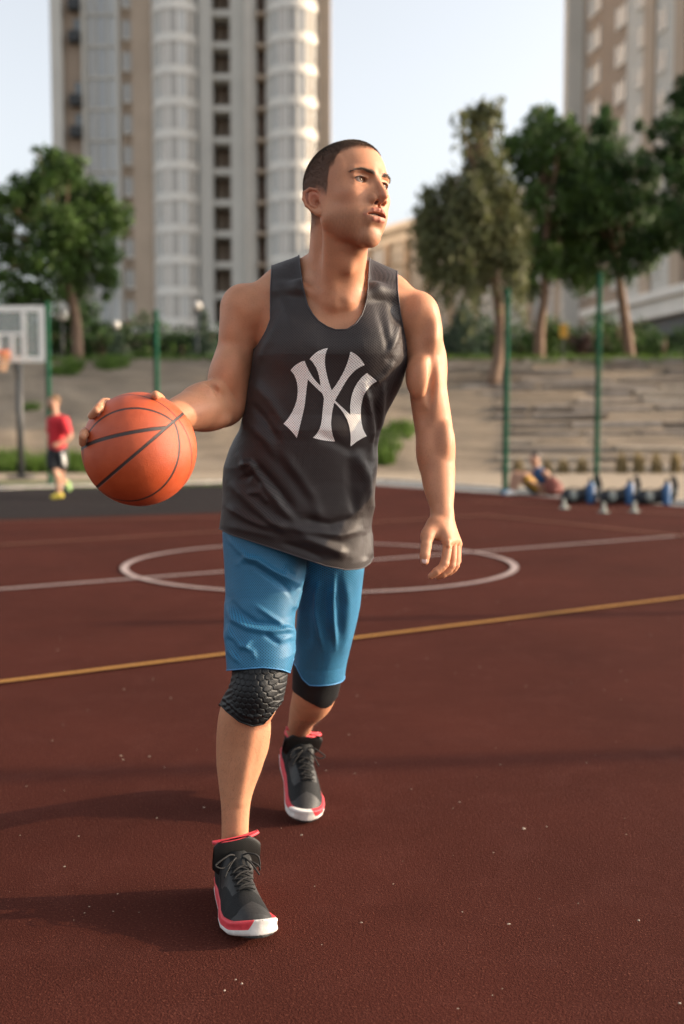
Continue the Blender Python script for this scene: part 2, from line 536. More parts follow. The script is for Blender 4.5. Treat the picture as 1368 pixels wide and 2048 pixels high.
# ears
EM = {}
def ear(s):
    m = rot('Z', s * R(34)) @ rot('X', R(11))
    o = np.array((s * .0730, -.017, -.008))
    def e(v): return tuple(o + m @ np.array((s * v[0], v[1] * 1.12, v[2] * .90)))
    a = [HE(e((.006, -.004, .004)), (.0075, .0165, .028), .006, 'u', m)]
    a += [HE(e((.014, .001, .000)), (.0085, .0095, .0150), .004, 's', m)]
    rim = [(.008, .013, .012), (.0105, .008, .027), (.0135, -.004, .033), (.0155, -.016, .027), (.016, -.020, .012), (.014, -.018, -.004), (.011, -.010, -.018), (.009, -.002, -.027)]
    rr = [.0024, .0032, .0036, .0037, .0034, .0032, .0034, .0052]
    for i in range(len(rim) - 1): a.append(HC(e(rim[i]), e(rim[i + 1]), rr[i], rr[i + 1], .0028))
    a.append(HE(e((.009, .002, -.028)), (.0055, .0085, .0085), .004, 'u', m))
    anti = [(.013, -.006, .022), (.0135, -.0105, .008), (.0125, -.009, -.006), (.011, -.002, -.014)]
    for i in range(3): a.append(HC(e(anti[i]), e(anti[i + 1]), .0028, .0028, .002))
    a.append(HE(e((.008, .011, -.003)), (.0045, .0045, .0065), .003, 'u', m))
    a.append(HE(e((.008, .002, -.003)), (.008, .0055, .0075), .003, 's', m))
    return a
head += both(ear)

# ---- neck, shoulders, chest
neck = [
    Cn(P(668, 575, 2.61), P(677, 450, 2.565), .066, .0640, .02),
    Cn(P(682, 560, 2.560), H(0, .030, -.066), .044, .034, .03),                    # throat
    El(P(697, 528, 2.492), (.013, .013, .020), .018),                              # larynx
    Cn(H(.046, -.008, -.050), P(664, 604, 2.530), .014, .010, .045),              # his right sternomastoid, stretched by the turn
    Cn(H(-.052, -.010, -.040), P(694, 601, 2.530), .015, .009, .040),
    Cn(P(650, 524, 2.64), P(560, 568, 2.66), .030, .038, .04),                     # trapezius
    Cn(P(690, 526, 2.66), P(786, 580, 2.66), .031, .034, .04),
]
torso = [
    El(P(664, 690, 2.625), (.170, .108, .190), .05),
    El(P(655, 640, 2.65), (.185, .085, .090), .05),
    El(P(598, 690, 2.555), (.078, .050, .068), .04),                               # pectorals
    El(P(728, 690, 2.555), (.078, .050, .068), .04),
    Cn(P(560, 588, 2.63), P(494, 612, 2.625), .049, .046, .03),
    Cn(P(770, 592, 2.63), P(826, 618, 2.62), .048, .044, .03),
    Cn(P(670, 604, 2.522), P(600, 574, 2.552), .0095, .0085, .018),                # collar bones
    Cn(P(600, 576, 2.552), P(512, 584, 2.610), .0085, .007, .018),
    Cn(P(694, 602, 2.528), P(752, 580, 2.560), .0095, .0085, .018),
    Cn(P(752, 582, 2.560), P(820, 594, 2.600), .0085, .007, .018),
    El(P(682, 603, 2.503), (.012, .012, .012), .016, 's'),                         # the notch between them
    El(P(636, 592, 2.500), (.030, .012, .010), .020, 's'),
]
belly = [
    El(P(630, 840, 2.65), (.140, .095, .18), .05),
    El(P(592, 1000, 2.68), (.155, .100, .15), .05),
    Cn(P(520, 1080, 2.68), P(510, 1300, 2.60), .080, .066, .03),
    Cn(P(660, 1080, 2.78), P(636, 1300, 2.92), .085, .064, .03),
]
# his left arm (on the right of the picture), hanging
armL = chain([(P(835, 640, 2.62), .050), (P(845, 665, 2.61), .0455), (P(849, 720, 2.605), .044), (P(859, 800, 2.60), .0455),
              (P(866.5, 850, 2.60), .0455), (P(873, 905, 2.585), .0435), (P(877.5, 965, 2.56), .0385), (P(884, 1018, 2.53), .0265), (P(884.5, 1036, 2.52), .0255)], .02)
armL += [
    El(P(840, 636, 2.610), (.047, .054, .060), .014), El(P(861, 674, 2.598), (.027, .042, .054), .012),  # deltoid
    El(P(838, 752, 2.570), (.032, .034, .056), .010),                              # biceps
    El(P(874, 738, 2.620), (.025, .038, .074), .010),                              # triceps
    El(P(887, 888, 2.572), (.027, .036, .058), .010),                              # brachioradialis
    El(P(855, 900, 2.582), (.027, .038, .060), .010),
    El(P(846, 702, 2.546), (.030, .009, .010), .016, 's', rot('Y', R(-28))), El(P(862, 772, 2.556), (.007, .010, .050), .016, 's', rot('Y', R(6))),
    El(P(838, 834, 2.553), (.020, .012, .018), .02, 's'),                          # crook of the elbow
    El(P(838, 668, 2.545), (.014, .014, .050), .03, 's', rot('Y', R(25))),         # groove between deltoid and chest
]
# his right arm, forearm reaching back-left to the ball
armR = chain([(P(487, 622, 2.625), .052), (P(480, 655, 2.62), .0475), (P(473, 695, 2.615), .0455), (P(460, 750, 2.61), .0505),
              (P(452, 808, 2.61), .0500), (P(424, 812, 2.575), .0525), (P(395, 818, 2.53), .0505), (P(355, 830, 2.47), .040), (P(318, 842, 2.425), .029), (P(306, 846, 2.415), .028)], .02)
armR += [
    El(P(483, 618, 2.615), (.047, .054, .056), .02), El(P(466, 662, 2.60), (.027, .040, .048), .02),
    El(P(452, 748, 2.575), (.036, .038, .060), .024, 'u', rot('Y', R(18))),        # biceps bunched by the bend
    El(P(478, 770, 2.64), (.030, .040, .080), .014, 'u', rot('Y', R(12))),
    El(P(405, 786, 2.535), (.050, .034, .026), .014, 'u', rot('Y', R(-18))),
    El(P(415, 842, 2.56), (.055, .036, .024), .014, 'u', rot('Y', R(-5))),
    El(P(424, 772, 2.520), (.020, .006, .007), .016, 's', rot('Y', R(52))),        # crease of the elbow
    El(P(502, 690, 2.545), (.012, .016, .040), .026, 's', rot('Y', R(-20))),
]
# ---- hands
def finger(pts, r0, r1, k=.005):
    n = len(pts) - 1
    rs = [r0 + (r1 - r0) * i / n for i in range(n + 1)]; rs[-1] *= .93
    o = chain([(p, r) for p, r in zip(pts, rs)], k, 3)
    for i in range(1, n): o.append(El(pts[i], (rs[i] * 1.02,) * 3, .003))
    return o
handL = [
    Cn(P(884, 1032, 2.525), P(884, 1052, 2.515), .026, .027, .012),
    Cn(P(880, 1052, 2.500), P(896, 1082, 2.480), .019, .0145, .012),
    Cn(P(888, 1050, 2.512), P(905, 1080, 2.495), .018, .0135, .012),
    Cn(P(892, 1050, 2.525), P(912, 1082, 2.512), .017, .0125, .012),
    Cn(P(896, 1050, 2.535), P(915, 1088, 2.530), .016, .0115, .012),
    Cn(P(868, 1050, 2.500), P(855, 1072, 2.478), .019, .0155, .014),               # ball of the thumb
    Cn(P(862, 1064, 2.490), P(880, 1072, 2.496), .013, .011, .012),                # web
]
fL = {
    'index': [P(896, 1084, 2.478), P(889, 1127, 2.462), P(873, 1143, 2.455), P(862, 1152, 2.456)],
    'middle': [P(905, 1083, 2.495), P(903, 1131, 2.485), P(886, 1148, 2.482), P(876, 1153, 2.484)],
    'ring': [P(912, 1085, 2.513), P(911, 1130, 2.507), P(898, 1144, 2.508), P(890, 1148, 2.510)],
    'little': [P(915, 1090, 2.530), P(915, 1122, 2.527), P(906, 1135, 2.530), P(900, 1139, 2.532)],
}
rL = {'index': (.0115, .0078), 'middle': (.0112, .0078), 'ring': (.0105, .0072), 'little': (.0090, .0064)}
for kf in fL: handL += finger(fL[kf], *rL[kf], .003)
thL = [P(855, 1068, 2.480), P(852.5, 1092, 2.462), P(850, 1110, 2.452), P(849.5, 1122, 2.449)]
handL += finger(thL, .0135, .0105, .008)
handL += [Cn(P(896, 1084, 2.465), P(896, 1090, 2.463), .006, .005, .006)]
BALL_C = P(279, 898.5, 2.262); BALL_R = .1195
def onball(px, py, lift=0.0, back=False):
    """point of the ball's surface seen at that pixel (or on its far side)"""
    d = P(px, py, 2.0) - np.array((0, 0, CAM_H)); d /= np.linalg.norm(d); o = np.array((0, 0, CAM_H)) - BALL_C
    b = o @ d; c = o @ o - (BALL_R + lift) ** 2; q = b * b - c
    t = -b + (math.sqrt(q) if back else -math.sqrt(q)) if q > 0 else -b
    pt = np.array((0, 0, CAM_H)) + d * t
    v = pt - BALL_C
    return BALL_C + v / np.linalg.norm(v) * (BALL_R + lift)
OB = onball
handR = [
    Cn(P(312, 844, 2.42), OB(288, 862, .020, True), .027, .024, .014),
    Cn(OB(286, 850, .017, True), OB(240, 846, .014, True), .018, .014, .014),
    Cn(OB(286, 866, .017, True), OB(236, 870, .013, True), .018, .014, .014),
    Cn(OB(286, 878, .017, True), OB(240, 894, .013, True), .017, .013, .014),
    Cn(OB(290, 890, .017, True), OB(250, 916, .012, True), .016, .012, .014),
    Cn(OB(296, 850, .018, True), OB(306, 822, .014, True), .018, .014, .014),
]
handR += finger([OB(240, 846, .012, True), OB(214, 806, .009, True), OB(198, 816, .009), OB(183, 832, .0075)], .0115, .0080)
handR += finger([OB(236, 870, .012, True), OB(180, 862, .010, True), OB(168, 868, .009), OB(165, 886, .0075)], .0115, .0080)
handR += finger([OB(240, 894, .012, True), OB(204, 908, .009, True), OB(178, 918, .004, True)], .0108, .0078)
handR += finger([OB(250, 916, .012, True), OB(222, 934, .009, True), OB(204, 946, .004, True)], .0095, .0068)
handR += finger([OB(310, 818, .013, True), OB(320, 800, .010, True), OB(311, 790, .009)], .0130, .0096)

# ---- legs below the shorts
legF = chain([(P(520, 1300, 2.58), .066), (P(519, 1352, 2.55), .062), (P(508, 1395, 2.545), .0615), (P(491, 1428, 2.565), .0625),
              (P(487, 1470, 2.58), .0655), (P(480, 1520, 2.58), .0575), (P(474, 1566, 2.572), .0445), (P(471.5, 1602, 2.567), .0365),
              (P(470.5, 1645, 2.563), .0330), (P(469, 1720, 2.56), .033)], .012)
legF += [
    El(P(461, 1470, 2.618), (.033, .042, .080), .010), El(P(511, 1478, 2.608), (.034, .038, .064), .010),   # calf heads
    Cn(P(506, 1435, 2.520), P(478, 1600, 2.542), .009, .006, .020),                # shin
    El(P(510, 1385, 2.497), (.030, .020, .034), .016),                             # kneecap
]
legB = chain([(P(640, 1300, 2.92), .070), (P(632, 1370, 2.95), .062), (P(625, 1398, 2.99), .0585), (P(612, 1420, 3.06), .047),
              (P(604, 1438, 3.12), .0385), (P(598, 1458, 3.20), .0355), (P(590, 1478, 3.27), .032), (P(587, 1500, 3.33), .033)], .012)
legB += [El(P(630, 1385, 2.915), (.030, .022, .034), .016)]

ALLB = torso + neck + armL + armR + handL + handR + head
# ---- colour of the skin
SK = np.array((.52, .250, .140))
def skin_cols(V):
    c = np.tile(SK, (len(V), 1))
    def blend(w, col):
        nonlocal c
        w = np.clip(w, 0, 1)[:, None]; c = c * (1 - w) + np.array(col) * w
    def ball(p, r, col, s=1.0):
        d = np.linalg.norm(V - p, axis=1) / r; blend(s * np.clip(1.2 - d, 0, 1) ** 1.5, col)
    L = ((V - HO) @ HM) / HS
    hd = np.abs(L).max(1) < .16
    x, y, z = np.abs(L[:, 0]), L[:, 1], L[:, 2]
    ball(H(.045, .06, -.012), .034, (.52, .20, .125), .5); ball(H(-.045, .06, -.012), .034, (.52, .20, .125), .5)
    ball(H(0, .122, -.012), .018, (.54, .21, .14), .5)
    ball(H(.082, -.018, .006), .036, (.56, .20, .14), .6)
    # stubble
    jaw = hd & (z < -.020) & (y > -.01)
    st = np.clip((-.034 - z) / .02, 0, 1) * np.clip((y + .0) / .03, 0, 1) * np.clip((z + .125) / .02, 0, 1) * jaw
    blend(st * (.42 + .12 * vnoise(V, 700, 77)), (.22, .125, .08))
    mo = np.exp(-((x / .024) ** 2 + ((z + .038) / .007) ** 2)) * (y > .08); blend(mo * .5, (.24, .13, .085))
    # lips
    dl = field([dict(q, k=.002) for q in lipU + lipL], V)
    blend(np.clip((.0030 - dl) / .0022, 0, 1) * hd * (y > .07) * .8, (.40, .14, .10))
    # inside of the mouth and nostrils
    ins = hd & (x < .022) & (z > -.0585) & (z < -.0445) & (y < .0965 - x * x * 20) & (y > .05)
    c[ins & (dl > .0012)] = (.09, .02, .018)
    nos = hd & (np.sqrt(((x - .0092) / .0048) ** 2 + ((z + .0258) / .005) ** 2 + ((y - .1065) / .008) ** 2) < 1.0); c[nos] = (.12, .035, .025)
    # scalp
    sc = hairline(L); blend(np.clip(sc / .020, 0, 1) * np.clip((z + .055) / .05, .3, 1) * .84 * hd, (.095, .060, .042))
    # knuckles, elbows
    for kf in fL:
        for q in fL[kf][:2]: ball(q, .012, (.52, .20, .14), .45)
    ball(thL[2], .012, (.52, .19, .13), .5)
    ball(P(513, 1440, 2.52), .05, (.50, .22, .14), .35)
    mt = vnoise(V, 26, 3)[:, None]; c *= 1 + .06 * mt * (.7, 1.1, 1.3)
    mt = vnoise(V, 120, 5)[:, None]; c *= 1 + .055 * mt
    return c
def hairline(L):
    """>0 where hair grows (metres inside the edge, roughly); L in head coordinates"""
    x, y, z = np.abs(L[:, 0]), L[:, 1], L[:, 2]
    # hairline height as a function of the way round from the face (y) : front .088, temple corner, sideburn, round the ear, nape
    yy = [-.12, -.075, -.045, -.032, -.012, .004, .016, .024, .032, .044, .050, .060, .075, .12]
    zz = [-.052, -.050, -.034, .004, .016, .004, -.006, .010, .046, .058, .082, .088, .092, .094]
    g = z - np.interp(y, yy, zz) + .0018 * vnoise(L, 300, 51) + .0016 * vnoise(L, 900, 52)
    return g
MAN = thing('person', 'tall player in dark grey sleeveless jersey and blue shorts holding out the ball', 'person', (0.0, 2.66, 0.0))
MO = (0.0, 2.66, 0.0)
def mpart(name, V, F, mat, parent=None, **kw):
    o = np_mesh(name, V, F, mat, parent=parent or MAN, origin=MO, **kw); return o

def body_piece(prims, lo, hi, h):
    V, Q = surf(prims, lo, hi, h); return V, tri(Q)
def join(parts):
    Vs, Fs, n = [], [], 0
    for V, F in parts: Vs.append(V); Fs.append(F + n); n += len(V)
    return np.concatenate(Vs), np.concatenate(Fs)
def above(V, T, n, d): return clip(V, T, V @ np.asarray(n, float) - d)
FINE = 1.0
parts = []
# head at a fine step, the rest coarser; the cuts overlap by a few millimetres
zc = P(670, 512, 2.55)[2]
b = (H(0, 0, 0) + (-.2, -.2, 0), H(0, 0, 0) + (.2, .2, .2))
V, T = body_piece(ALLB, (b[0][0], b[0][1], zc - .01), (b[1][0], b[1][1], H(0, 0, 0)[2] + .19), .0014 * FINE); parts.append(clip(V, T, V[:, 2] - zc))
# left hand fine
zh = P(884, 1040, 2.52)[2]
V, T = body_piece(armL + handL, P(820, 1180, 2.45) - (0, .08, 0), P(940, 1020, 2.62) + (0, 0, 0), .0014 * FINE); parts.append(clip(V, T, zh - V[:, 2]))
# right hand
V, T = body_piece(armR + handR, (P(120, 900, 2.2)[0], 2.14, P(200, 980, 2.3)[2]), (P(350, 900, 2.1)[0], 2.50, P(300, 730, 2.3)[2]), .0016 * FINE)
cut = P(343, 836, 2.46); nn = np.array((-1, -.35, 0)); nn /= np.linalg.norm(nn)
parts.append(clip(V, T, (V - cut) @ nn))
zk = P(500, 1310, 2.6)[2]; z7 = P(600, 712, 2.6)[2]
up_pr = torso + neck + armL + armR + [q for q in head ]
V, T = body_piece(up_pr, (P(395, 700, 2.6)[0], 2.42, z7 - .01), (P(905, 700, 2.75)[0], 2.80, zc + .02), .0028 * FINE)
parts.append(clip(V, T, np.minimum(zc + .0004 - V[:, 2], V[:, 2] - z7)))
V, T = body_piece(armL + handL, (P(800, 900, 2.6)[0], 2.42, zh - .02), (P(925, 900, 2.6)[0], 2.75, z7 + .01), .0026 * FINE)
parts.append(clip(V, T, np.minimum(z7 + .0004 - V[:, 2], V[:, 2] - zh + .0004)))
V, T = body_piece(armR + handR, (P(270, 900, 2.45)[0], 2.30, P(400, 880, 2.6)[2]), (P(515, 900, 2.6)[0], 2.75, z7 + .01), .0026 * FINE)
parts.append(clip(V, T, np.minimum(z7 + .0004 - V[:, 2], -((V - cut) @ nn) + .002)))
V, T = body_piece(torso + belly, (P(430, 900, 2.6)[0], 2.44, zk - .01), (P(820, 700, 2.8)[0], 3.04, z7 + .01), .0075)
parts.append(clip(V, T, np.minimum(z7 + .003 - V[:, 2], V[:, 2] - zk)))
V, T = body_piece(legF + legB, P(400, 1760, 2.5) - (.1, .2, .05), (P(720, 1290, 3.5)[0], 3.5, zk + .01), .0030 * FINE)
parts.append(clip(V, T, zk + .002 - V[:, 2]))
V, T = join(parts)
body = mpart('body', V, T, M_skin, cols=skin_cols(V))
VB, TB = V, T

# ---- eyes
def eye(s):
    c = H(s * EYE[0], EYE[1], EYE[2]); rad = .0122 * HS
    look = HM @ np.array((s * .0 - .02, 1, .0)); look = look + np.array((.10, 0, .10)); look /= np.linalg.norm(look)
    z = look; x = np.cross((0, 0, 1), z); x /= np.linalg.norm(x); y = np.cross(z, x)
    n, mrow = 40, 36; V = []; F = []
    for i in range(mrow + 1):
        a = math.pi * (i / mrow) ** 1.3
        for j in range(n):
            b_ = 2 * math.pi * j / n; V.append(c + rad * (z * math.cos(a) + (x * math.cos(b_) + y * math.sin(b_)) * math.sin(a)))
    for i in range(mrow):
        for j in range(n): q = i * n; F.append((q + j, q + n + j, q + n + (j + 1) % n, q + (j + 1) % n))
    V = np.array(V); F = np.array(F); cosv = (V - c) @ z / rad
    cc = np.tile((.30, .25, .22), (len(V), 1)).astype(float)
    iris = cosv > math.cos(.50); cc[iris] = (.075, .030, .012); cc[cosv > math.cos(.20)] = (.004, .004, .004)
    cc[(cosv <= math.cos(.46)) & iris] = (.012, .007, .005)
    m = bpy.data.materials.get('eyeball')
    if m is None:
        q = Mat('eyeball', (.7, .7, .7), .22, spec=.12); q.base(q.n('ShaderNodeAttribute', attribute_name='Col').outputs['Color']); m = q.m
    mpart('eye', V, F, m, cols=cc)
for s in (1, -1): eye(s)
# ---- teeth
mb = MB()
for k in range(-4, 5):
    x = k * .0058; y = .0885 - x * x * 14
    p = H(x, y, -.0474); wd = .0054 if abs(k) < 2 else .0048
    M3 = HM
    b0 = len(mb.v)
    for zz in (-.0045, .0045):
        for xx, yy in ((-.5, -.5), (.5, -.5), (.5, .5), (-.5, .5)):
            mb.v.append(tuple(p + M3 @ np.array((xx * wd, yy * .004, zz)) * HS))
    for q in ((0, 3, 2, 1), (4, 5, 6, 7), (0, 1, 5, 4), (1, 2, 6, 5), (2, 3, 7, 6), (3, 0, 4, 7)): mb.f.append(tuple(b0 + i for i in q))
mb.build('teeth', M_teeth, MAN, origin=MO, bevel=.0008)

# ---- hair: a thin cap of thousands of short blades over the scalp
def blades(name, Pts, N, dirv, length, width, mat, seed=1, parent=None):
    r = np.random.default_rng(seed); n = len(Pts)
    side = np.cross(dirv, N); side /= np.linalg.norm(side, axis=1)[:, None] + 1e-9
    Ls = length * r.uniform(.6, 1.15, n)[:, None]; W = width * r.uniform(.7, 1.2, n)[:, None]
    b0 = Pts - N * .0006
    V = np.concatenate([b0 - side * W, b0 + side * W, b0 + dirv * Ls]); i = np.arange(n)
    F = np.stack([i, i + n, i + 2 * n], 1)
    return np_mesh(name, V, F, mat, parent=parent or MAN, origin=MO, smooth=False)
def sample(V, T, n, wgt, seed):
    r = np.random.default_rng(seed); a, b_, c = V[T[:, 0]], V[T[:, 1]], V[T[:, 2]]
    cr = np.cross(b_ - a, c - a); ar = np.linalg.norm(cr, axis=1); w_ = ar * wgt; w_ = w_ / w_.sum()
    k = r.choice(len(T), n, p=w_); u, v = r.random(n), r.random(n); m = u + v > 1; u[m], v[m] = 1 - u[m], 1 - v[m]
    return a[k] + (b_ - a)[k] * u[:, None] + (c - a)[k] * v[:, None], cr[k] / (ar[k][:, None] + 1e-12)
Vh, Th = parts[0]
Lc = ((Vh[Th].mean(1) - HO) @ HM) / HS
hl = hairline(Lc)
earz = (np.abs(Lc[:, 0]) > .068) & (Lc[:, 1] < .006) & (Lc[:, 1] > -.05) & (Lc[:, 2] < .022)
wg = np.clip(hl / .013, 0, 1) ** 1.4 * (~earz) * (Lc[:, 2] > -.07)
pt, nn_ = sample(Vh, Th, 80000, wg, 3)
r3 = np.random.default_rng(5)
Lp = ((pt - HO) @ HM) / HS
flow = np.stack([Lp[:, 0] * 0, .5 + 0 * Lp[:, 0], np.where(Lp[:, 2] > .09, 0, -.6)], 1) @ HM.T
dv = nn_ * .7 + flow * .8 + r3.normal(size=pt.shape) * .25; dv /= np.linalg.norm(dv, axis=1)[:, None]
fade = np.clip((Lp[:, 2] + .03) / .10, .45, 1)
hair = blades('hair', pt, nn_, dv, .0050 * fade[:, None], .00030, M_hair, 2)
# ---- eyebrows
def brow(s):
    x, y, z = s * Lc[:, 0], Lc[:, 1], Lc[:, 2]
    cz = np.interp(x, [.008, .020, .036, .050, .058], [.0365, .0405, .0445, .0420, .0370]); th = np.interp(x, [.008, .02, .04, .058], [.0042, .0040, .0030, .0012])
    wgt = np.clip((1 - np.abs(z - cz) / th), 0, 1) * (x > .008) * (x < .058) * (y > .05)
    p_, n_ = sample(Vh, Th, 520, wgt, 11)
    d = HM @ np.array((s * .85, -.1, .22)); dd = np.tile(d, (len(p_), 1)) + n_ * .35 + r3.normal(size=p_.shape) * .18; dd /= np.linalg.norm(dd, axis=1)[:, None]
    blades('eyebrow', p_, n_, dd, np.full((len(p_), 1), .0068), .00040, M_hair, 8)
for s in (1, -1): brow(s)
def lash(s):
    pts = []
    for t in np.linspace(-1, 1, 26):
        x = EYE[0] + t * .0145; zz = .0238 + .0068 * math.sqrt(max(0, 1 - t * t)) ; yy = .0745 + math.sqrt(max(1e-6, .0145 ** 2 - (t * .0125) ** 2)) 
        pts.append(H(s * x, yy, zz))
    MB().tube(pts, .0010, 5).build('eyelash', M_hair, MAN, origin=MO)
for s in (1, -1): lash(s)

# ---- fine hair on the forearms and shins
cen = VB[TB].mean(1); hx, hy = PXY(cen)
wl = ((hy > 1440) & (hy < 1690)) * 1.0 + ((hx > 825) & (hy > 860) & (hy < 1035)) * .6 + ((hx < 430) & (hx > 335) & (hy > 740) & (hy < 880)) * .6
p_, n_ = sample(VB, TB, 9000, wl, 21)
dn = np.tile((0, 0, -1.), (len(p_), 1)) + r3.normal(size=p_.shape) * .35; arm_ = PXY(p_)[0] < 430; arm_ &= PXY(p_)[1] < 900; dn[arm_] = np.array((-.8, -.4, -.3)) + r3.normal(size=(arm_.sum(), 3)) * .3
dd = dn + n_ * .35; dd /= np.linalg.norm(dd, axis=1)[:, None]
M_body_hair = simple('fine_body_hair', (.085, .045, .025), .6, var=.3, scale=60)
blades('body_hair', p_, n_, dd, np.full((len(p_), 1), .010), .00016, M_body_hair, 31)

# ---- finger nails on the hanging hand
def nail(tip, prev, out, w_, l_):
    ax = (tip - prev) / np.linalg.norm(tip - prev); n_ = out - ax * (out @ ax); n_ /= np.linalg.norm(n_); sd_ = np.cross(ax, n_)
    return np.stack([sd_, ax, n_], 1)
def add_nail(name, tip, prev, out, r_, w_, l_):
    Mx = nail(tip, prev, np.asarray(out, float), w_, l_); c = tip + Mx[:, 2] * (r_ - .0016) - Mx[:, 1] * .0005
    V_, Q_ = surf([El(c, (w_, l_, .0022), 0, 'u', Mx)], c - .014, c + .014, .0009); mpart(name, V_, tri(Q_), M_nail)
add_nail('thumb_nail', thL[3], thL[2], (-.15, -1, 0), .0098, .0064, .0080)

# ================================================================== CLOTHES
def px_field(V):
    return PXY(V)
def knit(name, base, hole, pitch, rough=.55, sheen=.2, spec=.35, shine=None):
    """fine knitted mesh with a staggered grid of small holes (UV in metres)"""
    m = Mat(name, base, rough, spec=spec)
    uv = m.coord('UV'); sp = m.n('ShaderNodeSeparateXYZ'); m.l(uv, sp.inputs[0])
    u = m.math('DIVIDE', sp.outputs[0], pitch); v = m.math('DIVIDE', sp.outputs[1], pitch * 1.15)
    def dot(du):
        a = m.math('SUBTRACT', m.math('FRACT', m.math('ADD', u, du)), .5); b_ = m.math('SUBTRACT', m.math('FRACT', m.math('ADD', v, du)), .5)
        return m.math('SQRT', m.math('ADD', m.math('MULTIPLY', a, a), m.math('MULTIPLY', b_, b_)))
    d = m.math('MINIMUM', dot(0.0), dot(.5))
    mask = m.math('MULTIPLY', m.math('SUBTRACT', .25, d), 12, True)
    co = m.coord(); f = m.noise(14, 5, .6, co)
    lo = tuple(c * .88 for c in base); hi = tuple(c * 1.12 for c in base)
    c = m.ramp(f, [(.3, lo), (.7, hi)])
    m.base(m.mix(mask, c, hole))
    m.b.inputs['Sheen Weight'].default_value = sheen; m.b.inputs['Sheen Roughness'].default_value = .4
    m.bump(m.math('MULTIPLY', mask, -1.0), .35, .0012); m.bump(m.noise(9, 4, .55, co, dist=.4), .35, .012)
    m.bump(m.noise(900, 2, .5, co), .1, .0006)
    return m.m
M_jersey = knit('jersey_knit', (.036, .028, .027), (.007, .005, .005), .0052, rough=.50, sheen=.06)
M_logo = knit('printed_white', (.86, .83, .79), (.34, .31, .29), .0052, rough=.5, sheen=0)
M_shorts = knit('shorts_knit', (.026, .160, .295), (.005, .042, .095), .0056, rough=.55, sheen=.06)
M_hem = simple('hem_band', (.050, .043, .046), .6, var=.15, scale=90)
M_hemblue = simple('blue_hem_band', (.05, .20, .40), .6, var=.12, scale=90)
M_sleeve = simple('black_elastic', (.008, .009, .010), .55, var=.2, scale=200, bump=.1, spec=.35)

def cloth_uv(V, c, rx, ry):
    """unrolled round a vertical axis, metres"""
    a = np.arctan2((V[:, 0] - c[0]) / rx, -(V[:, 1] - c[1]) / ry)
    th = np.linspace(-math.pi, math.pi, 721); s_ = np.concatenate([[0], np.cumsum(np.hypot(np.diff(rx * np.sin(th)), np.diff(ry * np.cos(th))))])
    return np.stack([np.interp(a, th, s_), V[:, 2]], 1)
def displace(V, T, f, it=1):
    for _ in range(it):
        V = V + vnorm(V, T) * f(V)[:, None]
    return V
def vnorm(V, T):
    n = np.zeros_like(V); f = np.cross(V[T[:, 1]] - V[T[:, 0]], V[T[:, 2]] - V[T[:, 0]])
    for i in range(3):
        for j in range(3): n[:, j] += np.bincount(T[:, i], f[:, j], len(V))
    return n / (np.linalg.norm(n, axis=1)[:, None] + 1e-12)
